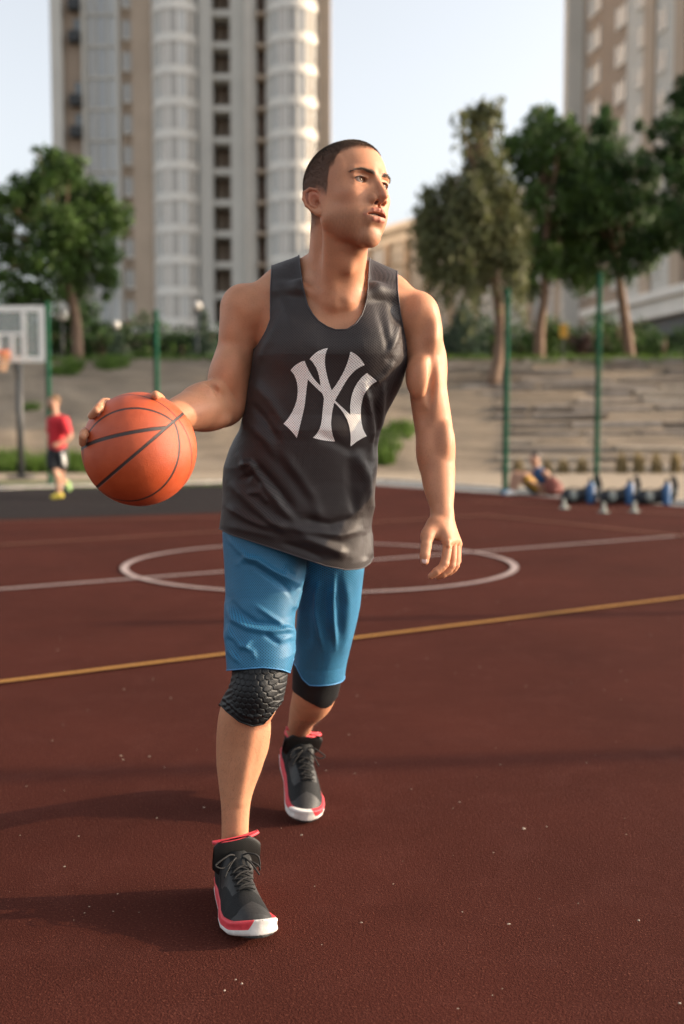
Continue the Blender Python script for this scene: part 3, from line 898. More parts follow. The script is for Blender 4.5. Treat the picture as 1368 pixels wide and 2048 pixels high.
# ---------------- jersey
rowsT = [(1165, 452, 738, 2.67, .128), (1116, 444, 746, 2.67, .130), (1070, 440, 744, 2.67, .132), (1053, 440, 743, 2.67, .132), (1013, 444, 747, 2.665, .131), (960, 446, 753, 2.66, .128),
         (934, 448, 756, 2.655, .126), (905, 457, 757, 2.65, .124), (880, 467, 759, 2.645, .122), (860, 478, 760, 2.64, .122), (830, 486, 771, 2.64, .122), (800, 489, 785, 2.635, .122),
         (770, 495, 799, 2.63, .122), (737, 503, 807, 2.625, .122), (715, 508, 809, 2.62, .120), (690, 520, 800, 2.62, .112), (660, 545, 780, 2.62, .095), (640, 580, 740, 2.62, .06)]
fT, cT, rT = loft(rowsT, None, 2.35)
folds = [
    # long diagonal pulls across the belly, from the photograph
    ridge([(470, 900), (520, 960), (560, 1010), (600, 1055)], .006, 13), ridge([(455, 960), (500, 1005), (545, 1045), (590, 1075)], .006, 12),
    ridge([(450, 1010), (500, 1040), (550, 1060)], .005, 9), ridge([(500, 920), (560, 985), (590, 1030)], -.006, 12),
    ridge([(520, 880), (590, 960), (640, 1030)], -.004, 16), ridge([(560, 900), (620, 990), (650, 1060)], .004, 15),
    ridge([(475, 935), (500, 925), (515, 940)], .005, 8), ridge([(480, 960), (505, 950), (525, 975)], -.005, 8), ridge([(490, 985), (520, 985), (540, 1010)], .004, 8),
    ridge([(730, 770), (742, 830), (745, 890)], .006, 9), ridge([(748, 790), (755, 850), (752, 920)], -.005, 8), ridge([(768, 760), (762, 820), (756, 880)], .005, 8),
    ridge([(716, 900), (732, 960), (748, 1040)], .006, 12), ridge([(700, 910), (705, 980), (720, 1050)], -.005, 14), ridge([(745, 920), (725, 985), (712, 1050)], .004, 11),
    ridge([(590, 1070), (640, 1088), (700, 1112)], .008, 14), ridge([(560, 1085), (610, 1100), (650, 1118)], -.004, 9), ridge([(520, 1035), (600, 1060), (680, 1070), (735, 1055)], .006, 12),
    ridge([(600, 1035), (660, 1050), (720, 1035)], -.005, 11), ridge([(450, 1050), (500, 1062), (560, 1075)], .003, 10),
    ridge([(500, 760), (540, 800), (570, 850)], .004, 13), ridge([(495, 800), (530, 840), (560, 890)], -.004, 11), ridge([(490, 840), (530, 880), (560, 930)], .0035, 12),
    ridge([(768, 600), (776, 640), (780, 690)], .0018, 9), ridge([(752, 610), (765, 650), (775, 690), (780, 740)], -.002, 9), ridge([(800, 640), (790, 680), (770, 720)], .004, 9), ridge([(790, 720), (770, 750), (745, 770)], .004, 9),
    ridge([(550, 560), (570, 620), (590, 660)], .0025, 12), ridge([(560, 640), (530, 690), (515, 730)], .003, 12), ridge([(600, 690), (680, 700), (760, 690)], .0025, 22), ridge([(620, 860), (700, 900), (745, 890)], -.003, 14),
    ridge([(745, 1060), (742, 1095), (744, 1118)], .003, 7), ridge([(728, 1060), (730, 1095), (728, 1125)], -.002, 7),
]
def dT(p):
    px, py = PXY(p); front = np.clip((2.70 - p[:, 1]) / .06, 0, 1)
    d = sum(f(px, py) for f in folds) * front
    low = np.clip((P(600, 820, 2.6)[2] - p[:, 2]) / .15, 0, 1)
    return d * 1.15 + vnoise(p * (1, 1, .55), 22, 9) * .0022 * (.35 + low) + (1 - front) * vnoise(p * (1, 1, .4), 30, 4) * .004 * low
shirt_torso = [dict(q) for q in torso[:6]] + [dict(q) for q in neck[:2]] + [dict(q) for q in neck[5:7]] + [dict(q) for q in torso[6:10]]
OFF = .0065
def off(q, o=OFF):
    q = dict(q)
    if q['t'] == 'C': q['ra'] += o; q['rb'] += o; q['r'] += o
    elif q['t'] == 'E': q['rad'] = q['rad'] + o; q['r'] += o
    return q
sh = [off(q) for q in shirt_torso] + [Fn(fT, cT, rT, .03)]
V, Q = surf(sh, P(420, 1170, 2.3) - (.02, 0, .02), P(850, 500, 2.85) + (0, 0, .02), .0026 * FINE)
T = tri(Q); V = displace(V, T, dT)
pxv, pyv = PXY(V)
# armholes, neckline and hem, as curves on the garment
aL = np.array([(530, 544), (579, 541), (638, 541), (655, 535), (670, 528), (690, 516), (701, 506), (712, 498), (730, 470)], float)
gL = pxv - np.interp(pyv, aL[:, 0], aL[:, 1], left=545); gL = np.where(pyv > 712, 50, gL)
aR = np.array([(530, 794), (541, 794), (579, 795), (630, 801), (660, 807), (682, 811), (700, 813), (713, 822), (730, 840)], float)
gR = np.interp(pyv, aR[:, 0], aR[:, 1], left=794) - pxv; gR = np.where(pyv > 713, 50, gR)
nk = np.array([(590, 480), (598, 515), (605, 571), (615, 610), (625, 628), (637, 642), (655, 654), (672, 660), (684, 660.5), (696, 658), (711, 648), (724, 630), (731, 610), (735.6, 587), (739, 524), (745, 480)], float)
# signed distance-like measure to the U of the neck
def neckf(px, py):
    inside = np.interp(px, nk[:, 0], nk[:, 1], left=-1e3, right=-1e3)
    g1 = py - inside
    g2 = np.where(px < 684, np.interp(py, nk[:9, 1], nk[:9, 0]) - px, px - np.interp(py, nk[:8:-1, 1], nk[:8:-1, 0]))
    g2 = np.where(py > 660.5, 99, g2)
    return np.maximum(g1 * .5, g2)
gN = neckf(pxv, pyv)
yb = 2.655
gN = np.where(V[:, 1] < yb, gN, np.maximum(gN, pyv - 540))
g = np.minimum(np.minimum(gL, gR), gN)
hm = np.array([(425, 1050), (438.7, 1057), (459, 1068), (499, 1081), (558, 1100), (605, 1116), (653, 1132), (692, 1139.5), (715, 1138), (728, 1135), (740, 1126), (748, 1112), (760, 1100)], float)
hz = P(600, 1110, 2.6)[2]
gH = np.where(V[:, 1] < 2.67, np.interp(pxv, hm[:, 0], hm[:, 1]) - pyv, np.interp(pxv, hm[:, 0], hm[:, 1]) - 8 * (V[:, 1] - 2.67) / .1 - pyv)
g = np.minimum(g, gH)
Vs, Ts = clip(V, T, g * .001)
# the emblem: interlocked white letters N and Y, as on the photograph
def c3(pts): return [(400 + x / 2.533, 500 + y / 2.533) for x, y in pts]
def curve(*segs):
    """polyline through quadratic Bezier segments (p0, c, p1) or straight points"""
    out = []
    for s_ in segs:
        if len(s_) == 3:
            a, c, b_ = map(np.array, s_)
            for t in np.linspace(0, 1, 9)[:-1]: out.append(tuple((1 - t) ** 2 * a + 2 * t * (1 - t) * c + t * t * b_))
        else: out.append(tuple(s_[0]))
    return out
letter_y = curve(((555, 553), (590, 505), (648, 496)), ((648, 496), (622, 545), (640, 620)), ((640, 620), (650, 670), (668, 712)),
                 ((668, 712), (745, 610), (762, 514)), ((762, 514), (810, 535), (834, 583)), ((834, 583), (775, 605), (738, 668)), ((738, 668), (710, 715), (682, 765)),
                 ((682, 765), (665, 830), (664, 880)), ((664, 880), (666, 930), (684, 970)), ((684, 970), (625, 968), (572, 951)), ((572, 951), (612, 920), (618, 850)), ((618, 850), (622, 800), (628, 752)),
                 ((628, 752), (616, 715), (610, 680)), ((610, 680), (600, 590), (555, 553)))
letter_n = curve(((459, 609), (490, 570), (530, 561)), ((530, 561), (550, 620), (590, 668)), ((590, 668), (690, 770), (762, 835)),
                 ((762, 835), (755, 760), (782, 700)), ((782, 700), (808, 645), (858, 615)), [(897, 665)], ((897, 665), (850, 690), (828, 740)), ((828, 740), (808, 800), (818, 870)), ((818, 870), (824, 915), (845, 943)),
                 ((845, 943), (800, 962), (762, 996)), ((762, 996), (770, 900), (735, 840)), ((735, 840), (700, 780), (640, 745)), ((640, 745), (590, 700), (546, 655)),
                 ((546, 655), (538, 720), (530, 790)), ((530, 790), (510, 880), (490, 953)), ((490, 953), (462, 908), (422, 880)), ((422, 880), (470, 835), (490, 760)), ((490, 760), (508, 660), (459, 609)))
def sdpoly(px, py, poly):
    poly = np.array(poly); d = np.full(len(px), 1e9); ins = np.zeros(len(px), bool)
    for i in range(len(poly)):
        a, b_ = poly[i - 1], poly[i]; ab = b_ - a
        h = np.clip(((px - a[0]) * ab[0] + (py - a[1]) * ab[1]) / (ab @ ab + 1e-9), 0, 1)
        d = np.minimum(d, (px - a[0] - h * ab[0]) ** 2 + (py - a[1] - h * ab[1]) ** 2)
        cr = ((a[1] > py) != (b_[1] > py)) & (px < (b_[0] - a[0]) * (py - a[1]) / (b_[1] - a[1] + 1e-12) + a[0]); ins ^= cr
    return np.where(ins, 1, -1) * np.sqrt(d)
def subdiv(V, T):
    e = np.concatenate([T[:, [0, 1]], T[:, [1, 2]], T[:, [2, 0]]]); k = np.sort(e, 1)
    u, inv = np.unique(k[:, 0].astype(np.int64) * len(V) + k[:, 1], return_inverse=True)
    m = (V[u // len(V)] + V[u % len(V)]) / 2; n = len(T); a, b_, c = inv[:n] + len(V), inv[n:2 * n] + len(V), inv[2 * n:] + len(V)
    return np.concatenate([V, m]), np.concatenate([np.stack([T[:, 0], a, c], 1), np.stack([a, T[:, 1], b_], 1), np.stack([c, b_, T[:, 2]], 1), np.stack([a, b_, c], 1)])
qx, qy = PXY(Vs)
near = ((qx > 560) & (qx < 762) & (qy > 688) & (qy < 900) & (Vs[:, 1] < 2.64))[Ts].all(1)
Tl = Ts[near]; us = np.unique(Tl); rm = np.full(len(Vs), -1); rm[us] = np.arange(len(us))
Nall = vnorm(Vs, Ts)
Vl, Tl = (Vs + Nall * .0009)[us], rm[Tl]
Vl, Tl = subdiv(Vl, Tl)
lx, ly = PXY(Vl)
gl = np.maximum(sdpoly(lx, ly, c3(letter_y)), sdpoly(lx, ly, c3(letter_n)))
Vl, Tl = clip(Vl, Tl, gl)
CJ = np.array((P(630, 900, 2.6)[0], 2.65, 1.0))
jersey = mpart('jersey', Vs, Ts, M_jersey, uvs=cloth_uv(Vs, CJ, .165, .125))
md = jersey.modifiers.new('thickness', 'SOLIDIFY'); md.thickness = .0012; md.offset = -1
emblem = mpart('emblem', Vl, Tl, M_logo, parent=jersey, uvs=cloth_uv(Vl, CJ, .165, .125)); tag(emblem, 'white interlocking letters N and Y printed on the chest')
hem_tube(Vs, Ts, .0017, 3, 'edge_binding', M_hem, jersey)

# ---------------- shorts
rowsA = [(1030, 452, 640, 2.68, .105), (1066, 446, 625, 2.675, .108), (1119, 450, 614, 2.66, .108), (1156, 452, 611, 2.65, .106), (1185, 452.5, 603, 2.64, .103), (1224, 449.5, 592, 2.62, .098),
         (1258, 449.5, 590, 2.60, .094), (1303, 452, 592, 2.58, .090), (1345, 454.5, 580, 2.565, .086), (1375, 456, 578, 2.56, .084)]
rowsB = [(1030, 570, 738, 2.72, .105), (1137, 588, 729, 2.78, .110), (1171, 594, 725, 2.80, .108), (1211, 596, 720, 2.83, .104), (1264, 590, 708, 2.87, .098), (1327, 588, 693, 2.91, .092), (1369, 590, 686, 2.93, .089), (1410, 592, 682, 2.95, .088)]
fA, cA, rA = loft(rowsA, None, 2.3); fB, cB, rB = loft(rowsB, None, 2.2)
c5 = lambda *pts: [(400 + x / 3.8, 1040 + y / 3.8) for x, y in pts]
foldA = [ridge(c5((300, 330), (350, 290), (430, 300), (560, 390), (700, 460), (775, 500)), .0085, 8), ridge(c5((330, 340), (420, 345), (540, 430), (660, 520), (700, 600)), -.006, 8),
         ridge(c5((190, 110), (300, 230), (420, 330), (520, 400)), .004, 8), ridge(c5((640, 340), (660, 400), (740, 430)), .006, 6), ridge(c5((775, 500), (740, 600), (715, 700)), .006, 7),
         ridge(c5((200, 640), (260, 760), (360, 820), (520, 850), (640, 835), (750, 860)), .0085, 8), ridge(c5((230, 600), (300, 700), (420, 780), (600, 800), (700, 800)), -.006, 8),
         ridge(c5((400, 640), (520, 720), (640, 810), (740, 850)), .005, 7), ridge(c5((210, 780), (240, 880), (310, 960), (350, 960), (400, 900)), .006, 7), ridge(c5((480, 850), (540, 900), (620, 950)), -.005, 7),
         ridge(c5((330, 960), (400, 1000), (420, 1060)), .004, 7), ridge(c5((195, 820), (230, 1000), (320, 1100)), .005, 7), ridge(c5((560, 930), (640, 900), (740, 880)), .004, 9), ridge(c5((240, 880), (280, 940), (300, 1060)), -.004, 7)]
foldB = [ridge(c5((910, 440), (885, 560), (880, 700), (930, 980)), .007, 6), ridge(c5((1020, 420), (1010, 620), (1015, 760), (1030, 980)), .008, 6), ridge(c5((960, 430), (950, 620), (960, 900)), -.006, 9),
         ridge(c5((1100, 420), (1130, 640), (1110, 900), (1080, 1100)), .004, 12), ridge(c5((840, 500), (820, 700), (830, 1000)), -.005, 10), ridge(c5((780, 560), (760, 760), (740, 1000)), .005, 8), ridge(c5((1060, 420), (1065, 640), (1060, 900)), -.004, 9)]
def dA(p):
    px, py = PXY(p); fr = np.clip((cA[1] + .03 - p[:, 1]) / .05, 0, 1)
    return sum(f(px, py) for f in foldA) * fr + vnoise(p * (1, 1, .5), 26, 21) * .0018
def dB(p):
    px, py = PXY(p); fr = np.clip((cB[1] + .0 - p[:, 1]) / .05, 0, 1)
    return sum(f(px, py) for f in foldB) * fr + vnoise(p * (1, 1, .4), 26, 22) * .002
def both_legs(p):
    a = fA(p); b_ = fB(p); k = .012
    h = np.maximum(k - np.abs(a - b_), 0) / k; return np.minimum(a, b_) - h * h * k * .25
cS = (cA + cB) / 2
V, Q = surf([Fn(both_legs, cS, .6, 0)], P(436, 1400, 2.45) - (.02, 0, .06), P(745, 1040, 3.06) + (.01, 0, .03), .0028 * FINE)
T = tri(Q); V = displace(V, T, lambda p: np.where(fA(p) < fB(p), dA(p), dB(p)))
sx, sy = PXY(V)
mid = (sx < np.interp(sy, [1156, 1224, 1300, 1345], [610, 592, 592, 583])) & (V[:, 1] < 2.72)
hA = np.array([(440, 1340), (454, 1340.5), (492, 1337.5), (526, 1335), (563, 1339), (579, 1345), (590, 1350)], float)
hB = np.array([(580, 1318), (592, 1332), (605, 1358), (618, 1370), (631.6, 1377), (658, 1381), (676, 1377), (684, 1371), (690, 1362)], float)
zA = P(520, 1338, 2.56 - .085)[2]; 
gA = np.where(V[:, 1] < 2.575, np.interp(sx, hA[:, 0], hA[:, 1]) - sy, (V[:, 2] - zA) * 800)
gB = np.where(V[:, 1] < 2.92, np.interp(sx, hB[:, 0], hB[:, 1]) - sy, (V[:, 2] - P(640, 1365, 2.85)[2]) * 800)
# which leg a vertex belongs to, by the nearer implicit
la = fA(V) < fB(V)
g = np.where(la, gA, gB)
g = np.minimum(g, (P(600, 1045, 2.6)[2] - V[:, 2]) * 800)
Vp, Tp = clip(V, T, g * .001)
shorts = mpart('shorts', Vp, Tp, M_shorts, uvs=np.where((fA(Vp) < fB(Vp))[:, None], cloth_uv(Vp, cA, .095, .095), cloth_uv(Vp, cB, .08, .095)))
md = shorts.modifiers.new('thickness', 'SOLIDIFY'); md.thickness = .0014; md.offset = -1
hem_tube(Vp, Tp, .0018, 3, 'edge_binding', M_hemblue, shorts)

# ---------------- knee sleeves
def hexbump(p, c, sx_, sz_, ax):
    """raised six-sided pads on the kneecap side"""
    u = ((p - c) @ ax) ; v = p[:, 2] - c[2]
    s = .0155
    r_ = np.array((1, 1.7320508)); P2 = np.stack([u, v], 1) / s + 50 * r_
    a = np.mod(P2, r_) - r_ / 2; b_ = np.mod(P2 - r_ / 2, r_) - r_ / 2
    hd_ = lambda q: np.maximum(np.abs(q[:, 0]), np.abs(q[:, 0]) * .5 + np.abs(q[:, 1]) * .866)
    d = np.where((a * a).sum(1) < (b_ * b_).sum(1), hd_(a), hd_(b_))
    pad = np.clip((.455 - d) / .07, 0, 1); pad = pad * pad * (3 - 2 * pad)
    w_ = np.clip(1.25 - np.sqrt((u / sx_) ** 2 + (v / sz_) ** 2), 0, 1) * 4
    return .0020 * pad * np.clip(w_, 0, 1)
axF = np.array((.94, -.34, 0)); cF = P(520, 1385, 2.50)
def dF(p):
    px, py = PXY(p); fr = np.clip((2.56 - p[:, 1]) / .02, 0, 1)
    rr_ = .0022 * np.exp(-((py - np.interp(px, [445, 480, 505, 530, 560], [1395, 1425, 1434, 1428, 1400])) / 3.0) ** 2) - .0018 * np.exp(-((py - np.interp(px, [445, 480, 505, 530, 560], [1402, 1433, 1442, 1436, 1408])) / 2.5) ** 2)
    cr = .0012 * np.sin(py * .55 + px * .25) * np.exp(-((px - 452) / 14) ** 2)
    return (hexbump(p, cF, .058, .062, axF) + rr_ + cr) * fr
slF = [off(dict(q), .0045) if q['t'] != 'F' else Fn(lambda p, q=q: q['f'](p) - .0045, q['c'], q['r'], q['k']) for q in legF if q['t'] != 'C']
V, Q = surf(slF, cF - (.12, .10, .13), cF + (.12, .20, .12), .0016 * FINE)
T = tri(Q); V = displace(V, T, dF); sx, sy = PXY(V)
lower = np.array([(430, 1400), (443, 1411), (453, 1422), (479, 1443), (505, 1452), (526, 1448), (539.5, 1435), (560, 1408)], float)
g = np.where(V[:, 1] < 2.56, np.interp(sx, lower[:, 0], lower[:, 1]) - sy, 1410 + (V[:, 1] - 2.56) * 60 - sy)
Vk, Tk = clip(V, T, np.minimum(g, sy - 1310) * .001)
ks = mpart('knee_sleeve', Vk, Tk, M_sleeve)
hem_tube(Vk, Tk, .0022, 4, 'sleeve_edge', M_sleeve, ks)
cB2 = P(628, 1385, 2.96)
V, Q = surf([Fn(lambda p: field(legB, p) - .0045, cB2, .3, 0)], cB2 - (.13, .14, .12), cB2 + (.13, .22, .14), .0026 * FINE)
T = tri(Q); sx, sy = PXY(V)
lower = np.array([(575, 1368), (583, 1376), (588, 1385), (611, 1401), (640, 1416), (652, 1417), (663, 1411), (676, 1392), (685, 1380)], float)
g = np.where(V[:, 1] < 3.00, np.interp(sx, lower[:, 0], lower[:, 1]) - sy, 1378 - sy)
Vk, Tk = clip(V, T, np.minimum(g, sy - 1300) * .001)
sl2 = mpart('knee_sleeve', Vk, Tk, M_sleeve)

# ================================================================== SHOES AND BALL
M_upper = simple('black_textile_upper', (.006, .0065, .007), .75, var=.3, scale=300, bump=.15, spec=.3)
M_toecap = simple('dark_grey_overlay', (.016, .0155, .015), .6, var=.2, scale=120, bump=.1)
M_tongue = knit('tongue_mesh', (.016, .015, .013), (.003, .003, .003), .0042, rough=.6, sheen=0)
M_red = simple('red_foam', (.62, .045, .060), .6, var=.12, scale=80, bump=.1)
M_whiterub = simple('white_rubber', (.62, .59, .56), .55, var=.15, scale=45, bump=.15)
M_lace = simple('black_lace', (.006, .0055, .005), .8, var=.3, scale=400, bump=.2)
def shoe(name, heel, fwd, up_, s, label, K=1.06, KW=1.08):
    fwd = np.array(fwd, float); fwd /= np.linalg.norm(fwd); up_ = np.array(up_, float); up_ -= fwd * (up_ @ fwd); up_ /= np.linalg.norm(up_)
    side = np.cross(fwd, up_) * s                       # towards the outer side
    MR = np.stack([side, fwd, up_], 1); M = MR * K * np.array((KW, 1, 1)); MI = np.linalg.inv(M).T; heel = np.array(heel, float)
    W = lambda a: heel + M @ np.asarray(a, float)
    loc = lambda V: (V - heel) @ MI
    F_ = [-.004, .004, .02, .07, .13, .18, .22, .25, .275, .292, .302, .306]
    HW = [.002, .020, .031, .036, .038, .045, .0495, .0485, .042, .031, .016, .003]
    OFFS = [0, 0, 0, .000, .002, .003, .001, -.003, -.007, -.009, -.010, -.010]
    def sole_f(p):
        L = loc(p); hw = np.interp(L[:, 1], F_, HW); c = np.interp(L[:, 1], F_, OFFS)
        rise = np.interp(L[:, 1], [0, .04, .2, .26, .306], [.004, 0, 0, .004, .018])
        top = np.interp(L[:, 1], [0, .03, .1, .16, .22, .27, .306], [.046, .040, .028, .026, .027, .031, .034])
        u = L[:, 2] - rise
        fl = 1 + .10 * np.clip(u / .03, -.3, 1) * 0
        a = (np.abs(L[:, 0] - c) - hw * fl - .002 - .0010 * np.sin(u * 260)) * .9; b_ = np.maximum(np.maximum(-u, u - top), np.maximum(-.004 - L[:, 1], L[:, 1] - .305))
        k = .008; h = np.maximum(k - np.abs(a - b_), 0) / k; return np.maximum(a, b_) + h * h * k * .25
    UT = ([-.01, .0, .02, .06, .10, .13, .16, .19, .22, .25, .275, .295, .303], [.03, .070, .088, .096, .104, .101, .093, .081, .069, .060, .052, .040, .02])
    def upper_f(p):
        L = loc(p); hw = np.interp(L[:, 1], F_, HW) - .001; c = np.interp(L[:, 1], F_, OFFS); t = np.interp(L[:, 1], *UT)
        u = np.clip(L[:, 2], 0, None)
        pw = np.interp(L[:, 1], [0, .1, .2, .3], [2.6, 2.2, 2.1, 2.3])
        hw = np.maximum(hw, .004)
        q = ((np.abs(L[:, 0] - c) / hw) ** pw + (u / t) ** pw) ** (1 / pw)
        return np.maximum((q - 1) * np.minimum(hw, t) * .8, np.maximum(-.004 - L[:, 1], L[:, 1] - .304))
    ctr = W((0, .15, .06))
    up_pr = [Fn(upper_f, ctr, .22, 0), Cn(W((0, .048, .050)), W((0, .050, .140)), .037, .0425, .02), El(W((0, .098, .088)), (.034, .040, .045), .025, 'u', MR)]
    lo, hi = ctr - .24, ctr + .24
    V, Q = surf(up_pr, lo, hi, .0024 * FINE); T = tri(Q); L = loc(V)
    g = np.minimum(.112 + .26 * (L[:, 1] - .05) - L[:, 2] + .02 * np.clip(np.abs(L[:, 0]) / .04, 0, 1) * 0, L[:, 2] - .012)
    Vu, Tu = clip(V, T, g)
    Lc_ = loc(Vu[Tu].mean(1))
    cap = (Lc_[:, 1] > .238 + .5 * np.abs(Lc_[:, 0] + .006) ** 1.0 - .9 * np.clip(.045 - Lc_[:, 2], 0, 1)) 
    eyest = (np.abs(np.abs(Lc_[:, 0] + .002) - .022 - .10 * (.2 - Lc_[:, 1])) < .008) & (Lc_[:, 1] > .115) & (Lc_[:, 1] < .205) & (Lc_[:, 2] > .05)
    o = mpart(name, Vu, Tu, [M_upper, M_toecap], mat_idx=(cap | eyest).astype(int)); tag(o, label)
    md = o.modifiers.new('thickness', 'SOLIDIFY'); md.thickness = .003; md.offset = -1
    # lining rim
    L2 = loc(Vu)
    loops = [l for l in border(Tu) if L2[l][:, 2].mean() > .08]
    if loops:
        l = max(loops, key=len); pts = Vu[l]
        for _ in range(12): pts = (np.roll(pts, 1, 0) + pts * 2 + np.roll(pts, -1, 0)) / 4
        pts = pts[::5]
        lf = loc(pts)[:, 1]; st_ = int(np.argmax(lf)); pts = np.roll(pts, -st_, 0); lf = np.roll(lf, -st_); keep = np.nonzero(lf < .098)[0]; pts = pts[keep[0]:keep[-1] + 1]
        MB().tube(list(pts), .0046, 8).build('collar', M_red, o, smooth=True)
    # sole : white tread and toe bumper, red midsole
    V, Q = surf([Fn(sole_f, ctr, .25, 0)], lo, hi, .0024 * FINE); T = tri(Q); L = loc(V)
    rise = np.interp(L[:, 1], [0, .04, .2, .26, .306], [.004, 0, 0, .004, .018])
    bound = np.interp(L[:, 1], [0, .05, .12, .18, .235, .31], [.014, .010, .009, .010, .012, .014]) + np.interp(L[:, 1], [.235, .262, .275, .31], [0, .008, .026, .034]) * np.clip(.65 - L[:, 0] / .018, 0, 1)
    g = L[:, 2] - rise - bound
    Vr, Tr = clip(V, T, g); Vw, Tw = clip(V, T, -g)
    mpart('midsole', Vr, Tr, M_red, parent=o); mpart('outsole', Vw, Tw, M_whiterub, parent=o)
    # tongue, leaning forward out of the collar
    tm = MR @ rot('X', R(-16))
    tp = [El(W((.0, .096, .110)), (.066, .013, .060), 0, 'u', tm)]
    V, Q = surf(tp, W((0, .1, .115)) - .09, W((0, .1, .115)) + .09, .003 * FINE); T = tri(Q); L = loc(V)
    Vt, Tt = clip(V, T, np.minimum(.1545 - .18 * L[:, 0] - L[:, 2], .049 - np.abs(L[:, 0])))
    L = loc(Vt); tg = mpart('tongue', Vt, Tt, M_tongue, parent=o, uvs=np.stack([L[:, 0], L[:, 2]], 1))
    arc = [W((x, .0985 + .011 * (1 - (x / .0525) ** 2) ** .5 - .004 - 6 * x * x, .1490 - .18 * x)) for x in np.linspace(-.047, .047, 17)]
    arc2 = [W((x, .0985 - .008 * (1 - (x / .0525) ** 2) ** .5 - .002 - 6 * x * x, .1490 - .18 * x)) for x in np.linspace(.047, -.047, 17)]
    MB().tube(arc + arc2 + [arc[0]], .0038, 8, cap=False).poly([tuple(q) for q in arc + arc2]).build('tongue_lining', M_red, tg, smooth=True)
    # laces
    mb = MB()
    def topz(x, f):
        t = np.interp(f, *UT); return t * max(.0, 1 - (abs(x) / .045) ** 2.2) ** (1 / 2.2) + .003
    rowsf = [.120, .138, .156, .174, .192, .206]
    for i, f in enumerate(rowsf):
        w0 = .024 - .0012 * i
        f2 = rowsf[min(i + 1, 5)]
        for sg in (1, -1):
            pts = []
            for t in np.linspace(-1, 1, 9):
                x = sg * t * w0; ff = f + (f2 - f) * (t + 1) / 2
                pts.append(W((x, ff, topz(x, ff) + .0035 + .002 * (1 - t * t) * (1.2 if sg > 0 else .3))))
            mb.tube(pts, .0022, 6)
    for sg, dx, dz in ((1, .052, .006), (-1, .040, -.012)):        # bow
        k0 = np.array((0, .118, topz(0, .118) + .010))
        pts = [k0, k0 + (sg * .018, .012, .012), k0 + (sg * .038, .022, .006), k0 + (sg * dx, .028, -.010 + dz), k0 + (sg * .036, .030, -.010), k0 + (sg * .014, .014, -.001), k0]
        pts = [W(q) for q in smooth_pts(pts)]
        mb.tube(pts, .0021, 6)
        pts = [k0, k0 + (sg * .012, .02, .004), k0 + (sg * .026, .034, -.010), k0 + (sg * .036, .045, -.026)]
        mb.tube([W(q) for q in smooth_pts(pts)], .0020, 6)
    mb.lathe([(.001, -.004), (.006, -.002), (.006, .002), (.001, .004)], W((0, .118, topz(0, .118) + .010)), 8)
    mb.build('laces', M_lace, o, smooth=True, origin=MO)
    return o
def smooth_pts(pts, n=4):
    Q = np.array(pts, float); E = np.concatenate([[2 * Q[0] - Q[1]], Q, [2 * Q[-1] - Q[-2]]]); out = []
    for i in range(len(Q) - 1):
        a, b, c, d = E[i:i + 4]
        for j in range(n):
            t = j / n; out.append(.5 * (2 * b + (c - a) * t + (2 * a - 5 * b + 4 * c - d) * t * t + (-a + 3 * b - 3 * c + d) * t ** 3))
    out.append(Q[-1]); return out
_build = MB.build
def build_off(self, name, mat, parent=None, **kw):
    """parts built in world coordinates below the player's root"""
    if parent is not None and kw.get('origin') is None and in_man: kw['origin'] = MO
    return _build(self, name, mat, parent, **kw)
in_man = True; MB.build = build_off
shoe('shoe', (-.284, 2.594, .002), (.092, -.31, .006), (.03, .0, 1), 1, 'black high sneaker with red lining, planted in front')
shoe('shoe', (-.166, 3.318, .118), (.062, -.252, -.108), (.02, .3, 1), -1, 'black sneaker of the trailing foot, heel lifted')
in_man = False; MB.build = _build

# ---------------- basketball
def ball_mat():
    m = Mat('orange_leather', (.50, .07, .02), .5, spec=.5)
    co = m.coord()
    mask = None
    def vdot(n):
        x = m.n('ShaderNodeVectorMath', operation='DOT_PRODUCT'); m.l(co, x.inputs[0]); x.inputs[1].default_value = tuple(n); return x.outputs['Value']
    def plane(p3, wd, lim=None):
        nonlocal mask
        a, b_, c = [(onball(*q) - BALL_C) for q in p3]
        n = np.cross(b_ - a, c - a); n /= np.linalg.norm(n); d = float(n @ a)
        e = m.math('ABSOLUTE', m.math('SUBTRACT', vdot(n), d))
        k = m.math('MULTIPLY', m.math('SUBTRACT', wd, e), 1 / .0009, True)
        if lim is not None: k = m.math('MULTIPLY', k, m.math('GREATER_THAN', m.math('MULTIPLY', m.math('SUBTRACT', vdot(lim[0]), lim[1]), lim[2]), 0))
        mask = k if mask is None else m.math('MAXIMUM', mask, k)
        return n, d
    nA, dA_ = plane([(365, 828), (284, 897), (197, 972)], .0035)
    side_ = float(nA @ (onball(230, 865) - BALL_C) - dA_)
    plane([(176, 889), (238, 870), (315, 857)], .0042, (nA, dA_, 1 if side_ > 0 else -1))
    plane([(168, 889), (250, 818), (345, 842)], .0028, (nA, dA_, 1 if side_ > 0 else -1))
    plane([(350, 849), (357, 912), (272, 1001)], .0028, (nA, dA_, -1 if side_ > 0 else 1))
    plane([(240, 792), (345, 826), (383, 925)], .0020)
    f = m.noise(30, 5, .6, co)
    c = m.ramp(f, [(.3, (.41, .060, .015)), (.7, (.50, .082, .022))])
    f3 = m.noise(7, 4, .6, co); c = m.mix(m.math('MULTIPLY', m.math('SUBTRACT', f3, .5, True), 1.2), c, (.38, .09, .04))
    m.base(m.mix(mask, c, (.035, .022, .020)))
    v = m.n('ShaderNodeTexVoronoi'); v.inputs['Scale'].default_value = 620; m.l(co, v.inputs['Vector'])
    m.bump(v.outputs['Distance'], .55, .0012); m.bump(m.math('MULTIPLY', mask, -1.0), .9, .0016)
    m.rough(m.math('ADD', m.math('MULTIPLY', f3, .2), .38))
    return m.m
